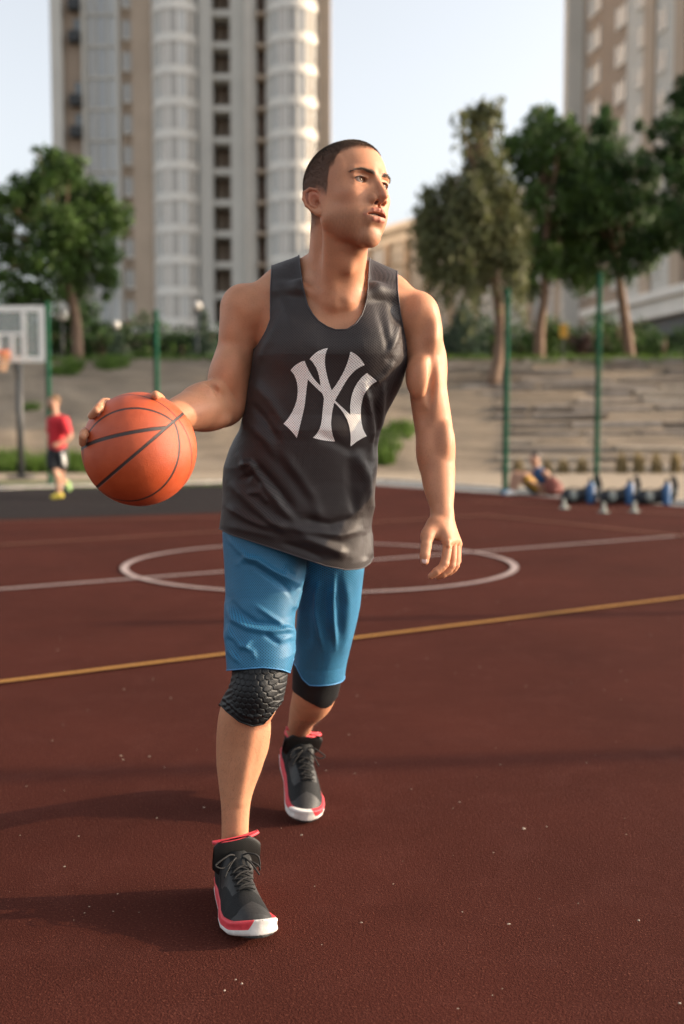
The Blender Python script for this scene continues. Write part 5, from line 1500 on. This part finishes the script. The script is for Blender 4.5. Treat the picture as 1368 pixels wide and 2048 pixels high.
# ---- basketball hoop at the left edge
M_frame = simple('white_frame_paint', (.82, .80, .75), .45, var=.08, scale=8)
gl_ = Mat('board_glass', (.62, .66, .64), .12); gl_.b.inputs['Alpha'].default_value = .28; M_boardglass = gl_.m
M_orange = simple('orange_rim_paint', (.60, .13, .04), .5, var=.2, scale=20)
HY = 24.0; k = HY / FPX
bx1 = P(92, 670, HY)[0]; zt, zb = P(40, 612, HY)[2], P(40, 725, HY)[2]; bw = 1.80; bh = zt - zb; bxc = bx1 - bw / 2
root = thing('basketball_hoop', 'backboard with clear panel, white frame and orange rim on a dark pole', 'basketball hoop', (bxc, HY, 0), rz=R(-3))
mb = MB(); zc_ = (zt + zb) / 2
for sx_ in (-1, 1): mb.box((sx_ * (bw / 2 - .07), 0, zc_), (.14, .05, bh))
for zz in (zt - .065, zb + .065): mb.box((0, .002, zz), (bw - .27, .05, .13))
mb.build('frame', M_frame, root, bevel=.008)
MB().box((0, .0, zc_), (bw - .26, .012, bh - .24)).build('panel', M_boardglass, root)
mb = MB(); xl = bw / 2 - (92 - 49) * k
for sx_ in (-1, 1): mb.box((sx_ * xl, -.012, zc_), (.10, .008, bh - .26))
mb.box((0, -.013, P(40, 668, HY)[2]), (2 * xl - .1, .008, .07))
for sx_ in (-1, 1): mb.box((sx_ * (bw / 2 - (92 - 25) * k), -.014, (P(40, 668, HY)[2] + zb + .13) / 2), (.09, .008, P(40, 668, HY)[2] - zb - .13))
mb.build('markings', M_frame, root)
zr = P(10, 706, HY)[2]; mb = MB(); mb.tube([(.225 * math.cos(t), -.42 + .225 * math.sin(t), zr) for t in np.linspace(0, 2 * math.pi, 37)], .014, 8); mb.box((0, -.10, zr - .02), (.14, .22, .05)); mb.box((0, -.02, zr - .06), (.22, .03, .22)); mb.build('rim', M_orange, root, smooth=True)
mb = MB()
for i in range(12):
    for sg in (1, -1):
        pts = [(.222 * (1 - .38 * t) * math.cos(6.283 * (i + sg * t * 1.2) / 12), -.42 + .222 * (1 - .38 * t) * math.sin(6.283 * (i + sg * t * 1.2) / 12), zr - .02 - .40 * t) for t in np.linspace(0, 1, 7)]
        mb.tube(pts, .006, 4)
mb.build('net', simple('worn_net', (.50, .30, .18), .9), root)
MB().tube([(.02, .75, -.1), (.02, .75, zb + .15)], .075, 14).tube([(.02, .75, zb + .1), (.02, .3, zb + .25), (.02, .03, zb + .3)], .05, 10).tube([(.02, .75, zb - .4), (.02, .3, zb + .1), (.02, .03, zb + .16)], .03, 8).build('pole', M_dark, root, smooth=True)
MB().box((.02, .75, .03), (.5, .5, .06)).build('base', M_dark, root, bevel=.01)

# ================================================================== BUILDINGS
def wallmat(name, base, pitch=.32, depth=.5):
    m = Mat(name, base, .9, spec=.2); co = m.coord(); sp = m.n('ShaderNodeSeparateXYZ'); m.l(co, sp.inputs[0])
    ln = m.math('GREATER_THAN', m.math('FRACT', m.math('DIVIDE', sp.outputs[2], pitch)), .82)
    f = m.noise(.25, 5, .6, co); c = m.ramp(f, [(.3, tuple(c_ * .9 for c_ in base)), (.7, tuple(c_ * 1.1 for c_ in base))])
    m.base(m.mix(m.math('MULTIPLY', ln, depth), c, tuple(c_ * .6 for c_ in base))); m.bump(ln, -.2, .02) if False else None; return m.m
M_beige = wallmat('beige_ribbed_cladding', (.50, .40, .31)); M_brown = wallmat('brown_cladding', (.38, .30, .235)); M_greyw = simple('light_grey_render', (.58, .56, .51), .9, var=.06, scale=.3)
M_whitew = simple('white_render', (.80, .77, .71), .8, var=.05, scale=.5); M_glass = Mat('window_glass', (.13, .15, .16), .08, spec=.8).m
def glassvar(name, cols):
    m = Mat(name, (.2, .2, .2), .12, spec=.8); g_ = m.n('ShaderNodeNewGeometry'); m.base(m.ramp(g_.outputs['Random Per Island'], [(i / (len(cols) - 1), c) for i, c in enumerate(cols)])); return m.m
M_glassv = glassvar('curtained_glass', [(.20, .20, .19), (.50, .51, .49), (.62, .63, .61), (.36, .37, .36), (.68, .67, .64), (.52, .44, .36), (.42, .43, .42)])
M_pane = glassvar('sky_lit_glass', [(.42, .46, .50), (.58, .62, .66), (.34, .37, .40), (.64, .58, .48), (.50, .54, .57)])
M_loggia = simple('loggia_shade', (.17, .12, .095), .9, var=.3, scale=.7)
def X_(px, Y): return (px - 684) / FPX * Y * (.972 if Y == 110.0 else .9985)
TY = 110.0; tb = 4.0; NF = 17; FH = 3.07; Z0 = 11.6
root = thing('apartment_tower', 'tall apartment tower with white rounded glazed bays and ribbed beige walls, left of the player', 'building', (X_(380, TY), TY, tb))
TO = (X_(380, TY), TY, tb); ztop = Z0 + NF * FH + 1.5
def tb_box(mb, x0, x1, y0, y1, z0, z1): mb.box(((X_(x0, TY) + X_(x1, TY)) / 2, TY + (y0 + y1) / 2, (z0 + z1) / 2), (X_(x1, TY) - X_(x0, TY), y1 - y0, z1 - z0)); return mb
mb = MB(); tb_box(mb, 112, 425, 1.0, 24, tb, ztop); tb_box(mb, 425, 530, 3.2, 24, tb, ztop); tb_box(mb, 530, 655, 1.0, 24, tb, ztop - .01); mb.build('wall', M_beige, root, origin=TO)
mb = MB(); tb_box(mb, 104, 126, -.5, 6, tb, ztop); tb_box(mb, 400, 425, -.6, 4, tb, ztop); tb_box(mb, 461, 491, -.3, 4, tb, ztop); tb_box(mb, 232, 238, -.2, 1.2, tb, ztop); tb_box(mb, 164, 169, -.2, 1.2, tb, ztop); mb.build('pilaster', M_greyw, root, origin=TO)
mb = MB(); tb_box(mb, 262, 303, .2, 1.4, tb, ztop); tb_box(mb, 638, 661, -.4, 4, tb, ztop - .3); mb.build('ribbed_wall', M_beige, root, origin=TO)
mb = MB(); tb_box(mb, 126, 164, .4, 1.4, tb, ztop); mb.build('brown_wall', M_brown, root, origin=TO)
# the bright fin, turned towards the sun
x0, x1 = X_(492, TY), X_(512, TY); mb = MB()
for z in (tb + 8, ztop): mb.v += [(x0, TY - 1.2, z), (x1, TY + .6, z), (x1, TY + 3.4, z), (x0, TY + 3.4, z)]
mb.f = [(0, 1, 5, 4), (1, 2, 6, 5), (2, 3, 7, 6), (3, 0, 4, 7), (4, 5, 6, 7)]; mb.build('fin', M_whitew, root, origin=TO)
tb_box(MB(), 250, 470, -2.6, 1.2, Z0 - .9, Z0 - .1).box((0, 0, -900), (.01, .01, .01)) if False else None
mb = MB(); tb_box(mb, 262, 300, -1.6, .2, Z0 - .9, Z0 - .15); tb_box(mb, 403, 655, -1.4, 0.9, Z0 - .9, Z0 - .15); tb_box(mb, 190, 262, -1.0, .9, Z0 - 1.4, Z0 - .6); mb.build('ledge', M_whitew, root, origin=TO)
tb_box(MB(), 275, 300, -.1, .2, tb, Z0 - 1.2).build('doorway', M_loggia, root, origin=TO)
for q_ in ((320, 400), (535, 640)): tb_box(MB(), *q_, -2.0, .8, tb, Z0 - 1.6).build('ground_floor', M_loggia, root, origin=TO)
def bay(cx, rp, yoff):
    cxw = X_(cx, TY); rad = rp / FPX * TY; cyw = TY + yoff; a0, a1 = math.pi * 1.0, math.pi * 2.0; n = 24
    def arc(mb, r, z0, z1, b0=a0, b1=a1, nn=n):
        for i in range(nn):
            p, q = b0 + (b1 - b0) * i / nn, b0 + (b1 - b0) * (i + 1) / nn
            P1, P2 = (cxw + r * math.cos(p), cyw + r * math.sin(p)), (cxw + r * math.cos(q), cyw + r * math.sin(q))
            mb.poly([(*P1, z0), (*P2, z0), (*P2, z1), (*P1, z1)])
    def cap(mb, r, z, flip=False):
        pts = [(cxw + r * math.cos(a0 + (a1 - a0) * i / n), cyw + r * math.sin(a0 + (a1 - a0) * i / n), z) for i in range(n + 1)]; mb.poly(pts[::-1] if flip else pts)
    bm_ = MB()
    for f in range(NF + 1):
        z = Z0 + f * FH; arc(bm_, rad, z - .26, z + .16); cap(bm_, rad, z + .16); cap(bm_, rad, z - .26, True)
        arc(bm_, rad - .10, z + .16, z + .62)
    arc(bm_, rad - .3, Z0 - 2.4, Z0 - .35); bm_.build('bay', M_whitew, root, origin=TO)
    for f in range(NF):
        z = Z0 + f * FH; g_ = MB(); nn = 9
        for i in range(nn):
            p, q = a0 + (a1 - a0) * (i + .06) / nn, a0 + (a1 - a0) * (i + .94) / nn
            arc(g_, rad - .16, z + .60, z + FH - .24, p, q, 1)
        w_ = g_.build('window', M_glassv, root, origin=TO)
        fr = MB()
        for i in range(nn + 1):
            a = a0 + (a1 - a0) * i / nn; r2 = rad - .09; fr.box((cxw + r2 * math.cos(a), cyw + r2 * math.sin(a), z + (.74 + FH - .34) / 2), (.20, .12, FH - .90), rz=a + math.pi / 2)
        for i in (2, 6): a = a0 + (a1 - a0) * (i + .5) / nn; fr.box((cxw + r2 * math.cos(a), cyw + r2 * math.sin(a), z + 1.9), (.07, .06, FH - 1.5), rz=a + math.pi / 2)
        o = fr.build('frame', M_whitew, w_, origin=TO)
bay(352, 50, .9); bay(586, 55, .9)
for f in range(NF):
    z = Z0 + f * FH
    mb = MB()
    for (a, b_) in ((171, 190), (192, 210), (212, 230)): tb_box(mb, a, b_, .75, .85, z + .15, z + FH - .15)
    w_ = mb.build('window', M_pane, root, origin=TO); mb = MB()
    for a in (169.5, 191, 211, 231): tb_box(mb, a - 1.2, a + 1.2, .55, 1.1, z - .14, z + FH - .14)
    tb_box(mb, 171, 230, .6, 1.05, z - .13, z + .12); mb.build('frame', M_greyw, w_, origin=TO)
    w_ = tb_box(MB(), 243, 260, .80, .90, z + .8, z + 2.5).build('window', M_pane, root, origin=TO)
    mb = MB(); tb_box(mb, 241.5, 243, .7, 1.0, z + .7, z + 2.6); tb_box(mb, 260, 261.5, .7, 1.0, z + .7, z + 2.6); tb_box(mb, 243, 260, .7, .99, z + .62, z + .8); tb_box(mb, 251, 252.3, .72, .99, z + .8, z + 2.5); mb.build('frame', M_whitew, w_, origin=TO)
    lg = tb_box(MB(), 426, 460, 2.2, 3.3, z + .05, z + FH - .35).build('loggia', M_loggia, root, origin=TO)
    mb = MB(); tb_box(mb, 425, 461, -.2, 3.2, z - .48, z + .14); mb.build('slab', M_greyw, lg, origin=TO)
    mb = MB(); tb_box(mb, 428, 444, 2.05, 2.2, z + .2, z + 2.3); tb_box(mb, 449, 457, 2.05, 2.2, z + .2, z + 2.3); mb.build('door_panel', M_brown, lg, origin=TO)
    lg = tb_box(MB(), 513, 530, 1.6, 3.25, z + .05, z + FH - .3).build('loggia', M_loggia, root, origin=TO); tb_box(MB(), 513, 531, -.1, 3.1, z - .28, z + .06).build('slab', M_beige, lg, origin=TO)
    if f % 3 != 2:
        b2 = tb_box(MB(), 140, 162, -.7, .4, z + .1, z + 1.1).build('balcony', M_dark, root, origin=TO)
        tb_box(MB(), 148, 160, .30, .41, z + 1.1, z + 2.5).build('opening', M_glass, b2, origin=TO)
tb_box(MB(), 106, 656, .5, 23, ztop - .02, ztop + .8).build('roof', M_greyw, root, origin=TO)

# ---- right tower: a long face running away to the left
d_ = np.array((.182, -.983)); nrm = np.array((-.983, -.182)); c0 = np.array((21.7, 100.0))
root = thing('apartment_block', 'tall grey and beige apartment block cut off by the right edge, behind the trees', 'building', (24, 92, 4)); RO = (24, 92, 4)
def fs(px): k_ = (px - 684) / FPX; return (100 * k_ - 21.7) / (.182 + .983 * k_)
def fb(mb, s0, s1, o0, o1, z0, z1):
    c = c0 + d_ * (s0 + s1) / 2 + nrm * (o0 + o1) / 2
    mb.box((c[0], c[1], (z0 + z1) / 2), (s1 - s0, abs(o1 - o0), z1 - z0), rz=math.atan2(d_[1], d_[0])); return mb
zt2 = 62.0
fb(MB(), -1, 27, -16, 0, 4, zt2).build('wall', M_brown, root, origin=RO)
mb = MB(); fb(mb, fs(1243), fs(1281), 0, .25, 11.4, zt2 - .3); fb(mb, fs(1301), fs(1341), 0, .28, 11.4, zt2 - .3); mb.build('grey_panel', M_greyw, root, origin=RO)
mb = MB(); mb.box((21.05, 100.6, 33), (1.5, 1.6, zt2 - 8)); mb.build('corner_column', M_greyw, root, origin=RO)
mb = MB(); fb(mb, fs(1281.5), fs(1300.5), 0, .55, 11.4, zt2 - .1); fb(mb, fs(1341.5), fs(1362), 0, .55, 11.4, zt2 - .1); mb.build('pilaster', M_beige, root, origin=RO)
mb = MB(); fb(mb, fs(1185), 28, .3, 1.5, 10.9, 11.5); fb(mb, fs(1185), 28, .3, 1.0, 9.6, 10.88); mb.build('ledge', M_whitew, root, origin=RO)
mb = MB(); fb(mb, fs(1285), 26.9, .05, .25, 5, 9.5); mb.build('shop_front', M_glass, root, origin=RO)
for f in range(15):
    z = 12.2 + f * 3.05
    for (a, b_, off_, mm) in ((1165, 1185, .02, M_glassv), (1219, 1236, .05, M_glassv), (1264, 1277, .28, M_glassv), (1306, 1320, .30, M_pane)):
        w_ = fb(MB(), fs(a), fs(b_), off_, off_ + .05, z + .8, z + 2.3).build('window', mm, root, origin=RO)
        mb = MB(); fb(mb, fs(a) - .12, fs(a), off_ - .02, off_ + .12, z + .7, z + 2.5); fb(mb, fs(b_), fs(b_) + .12, off_ - .02, off_ + .12, z + .7, z + 2.5); fb(mb, fs(a), fs(b_), off_ - .02, off_ + .16, z + .66, z + .8); fb(mb, (fs(a) + fs(b_)) / 2 - .05, (fs(a) + fs(b_)) / 2 + .05, off_ - .01, off_ + .1, z + .8, z + 2.4); mb.build('frame', M_whitew, w_, origin=RO)
fb(MB(), -1.2, 27.3, -16.2, .7, zt2 + .01, zt2 + .9).build('roof', M_greyw, root, origin=RO)
# ---- lower block between the towers
root = thing('office_block', 'lower light grey block with long rows of windows between the two towers', 'building', (12, 120, 4)); OO = (12, 120, 4)
q0, q1 = np.array((3.2, 134.0)), np.array((21.0, 103.0)); dd = (q1 - q0) / np.linalg.norm(q1 - q0); nn2 = np.array((dd[1], -dd[0])); L_ = float(np.linalg.norm(q1 - q0))
if nn2[1] > 0: nn2 = -nn2
def ob(mb, s0, s1, o0, o1, z0, z1):
    c = q0 + dd * (s0 + s1) / 2 + nn2 * (o0 + o1) / 2; mb.box((c[0], c[1], (z0 + z1) / 2), (s1 - s0, o1 - o0, z1 - z0), rz=math.atan2(dd[1], dd[0])); return mb
ob(MB(), 0, L_, -14, 0, 4, 24.3).build('wall', M_greyw, root, origin=OO)
mb = MB(); ob(mb, -.4, L_ + .2, -14.3, .6, 24.31, 25.0); ob(mb, -.2, L_, .02, .3, 22.9, 23.3); mb.build('cornice', M_whitew, root, origin=OO)
mb = MB()
for s_ in np.linspace(.5, L_ - .5, 9): ob(mb, s_ - .45, s_ + .45, .01, .45, 4, 22.85)
mb.build('pilaster', M_beige, root, origin=OO)
for f in range(6):
    for i, s_ in enumerate(np.linspace(.5, L_ - .5, 9)[:-1]):
        st_ = (L_ - 1) / 8
        w_ = ob(MB(), s_ + .9, s_ + st_ - .9, .02, .10, 5 + f * 3 + .6, 5 + f * 3 + 2.5).build('window', M_glassv, root, origin=OO)
        mb = MB(); ob(mb, s_ + st_ / 2 - .06, s_ + st_ / 2 + .06, .03, .18, 5 + f * 3 + .6, 5 + f * 3 + 2.5); ob(mb, s_ + .9, s_ + st_ - .9, .03, .24, 5 + f * 3 + .44, 5 + f * 3 + .6); mb.build('frame', M_whitew, w_, origin=OO)

# ================================================================== PEOPLE FARTHER OFF
M_skin2 = simple('skin_far', (.46, .25, .16), .6, var=.1, scale=20); M_hair2 = simple('light_brown_hair', (.16, .085, .04), .8, var=.3, scale=60)
M_redcloth = simple('red_cotton', (.52, .016, .026), .8, var=.15, scale=12, bump=.2); M_blackcloth = simple('black_cloth', (.018, .018, .020), .8, var=.2, scale=12)
M_yellow = simple('yellow_cloth', (.60, .33, .03), .8, var=.15, scale=12); M_navy = simple('blue_vest', (.020, .060, .145), .75, var=.25, scale=12); M_lime = simple('lime_yellow_shoe', (.62, .50, .06), .5, var=.2, scale=20); M_limeg = simple('green_shoe', (.30, .50, .16), .5, var=.2, scale=20)
M_blueshoe = simple('bright_blue_shoe', (.08, .28, .52), .5, var=.2, scale=20)
def small(name, prims, mat, root, org, h=.011):
    c = np.array([q['c'] for q in prims]); rr_ = np.array([q['r'] for q in prims]); lo = (c - rr_[:, None]).min(0) - .03; hi = (c + rr_[:, None]).max(0) + .03
    V, Q = surf(prims, lo, hi, h); return np_mesh(name, V, tri(Q), mat, root, origin=org)
# the runner in red: walking away to the left
BY = float(G(115, 998)[1]); b = lambda px, py, dy=0.0: P(px, py, BY + dy)
org = tuple(G(117, 996)); root = thing('person', 'person in red t-shirt and black shorts jogging beyond the ball', 'person', org)
bd = [El(b(106, 806), (.088, .10, .115), .02), Cn(b(108, 818), b(112, 834), .055, .06, .03), Cn(b(114, 846), b(114, 905), .125, .115, .06), Cn(b(104, 843, .06), b(128, 843, -.06), .075, .075, .05)]
bd += chain([(b(126, 843, -.10), .06), (b(134, 860, -.14), .047), (b(140, 873, -.16), .040), (b(126, 884, -.22), .034), (b(112, 890, -.26), .032)], .02)
bd += chain([(b(104, 843, .10), .055), (b(99, 862, .14), .045), (b(100, 878, .10), .036), (b(104, 890, -.02), .030)], .02)
bd += [El(b(109, 891, -.27), (.045, .03, .03), .02)]
bd += chain([(b(108, 905), .095), (b(105, 925, -.05), .075), (b(112, 948, -.06), .056), (b(117, 965, .0), .050), (b(118, 988, .02), .034)], .03)
bd += chain([(b(120, 905), .095), (b(124, 928, .02), .075), (b(121, 948, .05), .055), (b(124, 960, .25), .048), (b(131, 966, .42), .034)], .03)
bd += [El(b(97, 808, -.02), (.018, .02, .02), .01), El(b(112, 808, .08), (.012, .02, .028), .006)]
small('body', bd, M_skin2, root, org)
small('hair', [El(b(109, 801, .02), (.093, .105, .095), .02)], M_hair2, root, org)
ts = [Cn(b(114, 846), b(115, 900), .145, .140, .06), Cn(b(104, 844, .06), b(128, 844, -.06), .095, .095, .05)] + chain([(b(126, 843, -.10), .082), (b(132, 855, -.13), .076), (b(135, 864, -.15), .070)], .02) + chain([(b(104, 843, .10), .075), (b(100, 860, .13), .066)], .02)
small('t_shirt', ts, M_redcloth, root, org)
so = small('shorts', chain([(b(111, 903), .135), (b(106, 918, -.03), .112), (b(106, 930, -.05), .105)], .04) + chain([(b(118, 903), .135), (b(122, 918, .02), .112), (b(123, 932, .03), .10)], .04), M_blackcloth, root, org)
MB().tube([b(124, 905, -.14), b(127, 918, -.11), b(128, 932, -.08)], [.028, .032, .034], 8).build('side_stripe', M_frame, so, origin=org, smooth=True)
small('shoe', [Cn(b(122, 991, .0), b(106, 994, -.03), .042, .036, .02)], M_lime, root, org); small('shoe', [Cn(b(134, 966, .45), b(138, 978, .42), .042, .040, .02)], M_limeg, root, org)
# the seated one
SY = float(G(1070, 989)[1]); b = lambda px, py, dy=0.0: P(px, py, SY + dy)
org = tuple(G(1078, 989)); root = thing('person', 'person in blue vest and yellow shorts sitting by the green post', 'person', org)
bd = [El(b(1069, 919), (.085, .10, .11), .02), Cn(b(1071, 929), b(1076, 940), .05, .055, .03), Cn(b(1080, 952), b(1088, 977), .115, .120, .05)]
bd += chain([(b(1090, 945, -.12), .055), (b(1099, 958, -.14), .045), (b(1096, 972, -.16), .038), (b(1080, 972, -.24), .032), (b(1060, 962, -.26), .030)], .02)
bd += chain([(b(1066, 945, .10), .055), (b(1056, 958, .10), .042), (b(1044, 956, .02), .032)], .02)
bd += chain([(b(1082, 982, -.10), .095), (b(1062, 962, -.14), .075), (b(1046, 950, -.15), .060), (b(1034, 968, -.15), .052), (b(1027, 982, -.15), .036)], .03)
bd += chain([(b(1078, 982, .12), .095), (b(1050, 962, .12), .072), (b(1032, 948, .12), .058), (b(1024, 966, .12), .050), (b(1020, 980, .12), .036)], .03)
bd += [El(b(1060, 921, -.02), (.02, .02, .02), .01)]
small('body', bd, M_skin2, root, org); small('hair', [El(b(1071, 913, .02), (.090, .105, .088), .02)], M_hair, root, org)
small('vest', [Cn(b(1081, 953), b(1088, 975), .130, .135, .05), Cn(b(1077, 943, -.02), b(1083, 950), .085, .10, .04)], M_navy, root, org)
so = small('shorts', chain([(b(1086, 983, -.05), .125), (b(1066, 968, -.12), .100)], .04) + chain([(b(1082, 984, .08), .12), (b(1058, 968, .12), .094)], .04), M_blackcloth, root, org)
small('yellow_panel', chain([(b(1072, 974, -.17), .060), (b(1062, 964, -.19), .070), (b(1056, 958, -.19), .060)], .02), M_yellow, so, org)
small('shoe', [Cn(b(1027, 985, -.15), b(1014, 987, -.20), .044, .040, .02)], M_frame, root, org); small('shoe', [Cn(b(1019, 983, .12), b(1009, 985, .08), .048, .042, .02)], M_blueshoe, root, org)
# bags, bottles and stands along the court edge
M_bagred = simple('rust_red_nylon', (.19, .050, .035), .7, var=.25, scale=14, bump=.3); M_nylon = simple('black_nylon', (.014, .015, .018), .6, var=.3, scale=20, bump=.3); M_palecloth = simple('pale_mesh_panel', (.26, .28, .25), .7, var=.2, scale=20); M_bottle = simple('blue_bottle_plastic', (.035, .11, .25), .45, var=.1, scale=10)
g_ = G(1104, 991); root = thing('backpack', 'rust red backpack slumped beside the seated person', 'backpack', tuple(g_))
k = g_[1] / FPX
small('bag_body', [El((g_[0], g_[1], .15), (.13, .12, .17), .02), El((g_[0] + .08, g_[1] - .05, .12), (.10, .08, .12), .05)], M_bagred, root, tuple(g_), .01)
small('pocket', [El((g_[0] + .02, g_[1] - .13, .10), (.08, .04, .07), .02)], M_bagred, root, tuple(g_), .01)
MB().tube(smooth_pts([(-.08, .05, .28), (-.14, .1, .2), (-.15, .08, .06)]), .012, 6).tube(smooth_pts([(-.03, 0, .31), (0, 0, .36), (.04, 0, .31)]), .010, 6).build('strap', M_nylon, root, smooth=True)
units = [(1125, 1006, 'left'), (1203, 1008, 'middle'), (1277, 1009, 'right')]
for px, py, w_ in units:
    g_ = G(px + 28, py); Y = g_[1]; c = lambda x, z, dy=0: np.array((X_(x, Y), Y + dy, z)); kk = Y / FPX
    ref = {'left': 'black sports bag nearest the seated person, pale mesh panel in its side', 'middle': 'black sports bag in the middle of the three, right of the right green post', 'right': 'black sports bag farthest right of the three, near the photo edge'}[w_]
    root = thing('sports_bag', ref, 'bag', tuple(g_), group='black sports bags at the court edge')
    small('bag_body', [El(c(px + 12, .10), (.11, .13, .12), .03), Cn(c(px + 14, .09), c(px + 46, .12), .085, .10, .04), Cn(c(px + 40, .14), c(px + 50, .24), .07, .03, .04)], M_nylon, root, tuple(g_), .01)
    small('side_panel', [El(c(px + 20, .12, -.11), (.065, .035, .075), .02)], M_palecloth, root, tuple(g_), .009)
    MB().tube(smooth_pts([(-.2, -.05, .19), (-.08, -.08, .235), (.06, -.05, .21)]), .012, 6).build('handle', M_nylon, root, smooth=True)
    gb = G(px + 56, py + 1); root = thing('water_bottle', {'left': 'large blue water bottle right of the bag nearest the seated person', 'middle': 'large blue water bottle right of the middle black bag', 'right': 'large blue water bottle nearest the right edge of the photo'}[w_], 'bottle', tuple(gb), group='blue water bottles beside the bags')
    MB().lathe([(.001, 0), (.056, .004), (.060, .03), (.055, .15), (.060, .27), (.050, .31), (.028, .33)], (0, 0, 0), 20).build('bottle_body', M_bottle, root, smooth=True); MB().lathe([(.034, .325), (.036, .37), (.02, .385), (.001, .386)], (0, 0, 0), 16).build('cap', M_nylon, root, smooth=True)
    gs = G(px + 66, py - 3); root = thing('leaning_board', {'left': 'slim curved black board leaning behind the left blue bottle', 'middle': 'slim curved black board leaning behind the middle blue bottle', 'right': 'slim curved black board leaning behind the right blue bottle'}[w_], 'board', tuple(gs), group='slim black boards behind the bottles')
    mb = MB(); pts = smooth_pts([(-.05, 0, 0), (.04, .02, .12), (.07, .06, .26), (.04, .10, .40)])
    for i in range(len(pts) - 1): a, b_ = np.array(pts[i]), np.array(pts[i + 1]); m_ = (a + b_) / 2; mb.box(tuple(m_), (.045, .16, np.linalg.norm(b_ - a) * 1.05), ry=math.atan2(b_[0] - a[0], b_[2] - a[2]))
    mb.build('board', M_nylon, root); MB().box((.045, -.08, .18), (.03, .02, .10), ry=.3).build('grip', M_palecloth, root, bevel=.004)
for px, py, lb in ((1128, 1018, 'small pale training cone in front of the bag nearest the seated person'), (1207, 1026, 'pale training cone in front of the middle bag'), (1268, 1025, 'pale training cone tipped a little, between the middle and right bags')):
    g_ = G(px, py); root = thing('training_cone', lb, 'cone', tuple(g_), rz=.3, group='pale cones in front of the bags')
    MB().lathe([(.001, .012), (.08, .010), (.08, .018), (.040, .022), (.017, .14), (.012, .15), (.001, .15)], (0, 0, 0), 18).build('cone_body', M_palecloth, root, smooth=False)
    MB().lathe([(.032, .060), (.026, .09)], (0, 0, 0), 18).build('band', M_bottle, root)
# posts outside the picture on the right, whose shadows cross the court
for x, y, lb in ((14.5, 5.1, 'green steel post beyond the right edge, its shadow crossing the court near the player\'s feet'), (15.5, 8.0, 'green steel post beyond the right edge, its shadow crossing the court near the yellow line')):
    root = thing('fence_post', lb, 'post', (x, y, 0), group='green steel posts along the court')
    MB().tube([(0, 0, -.05), (0, 0, 5.2)], .07, 12).build('shaft', M_green, root)
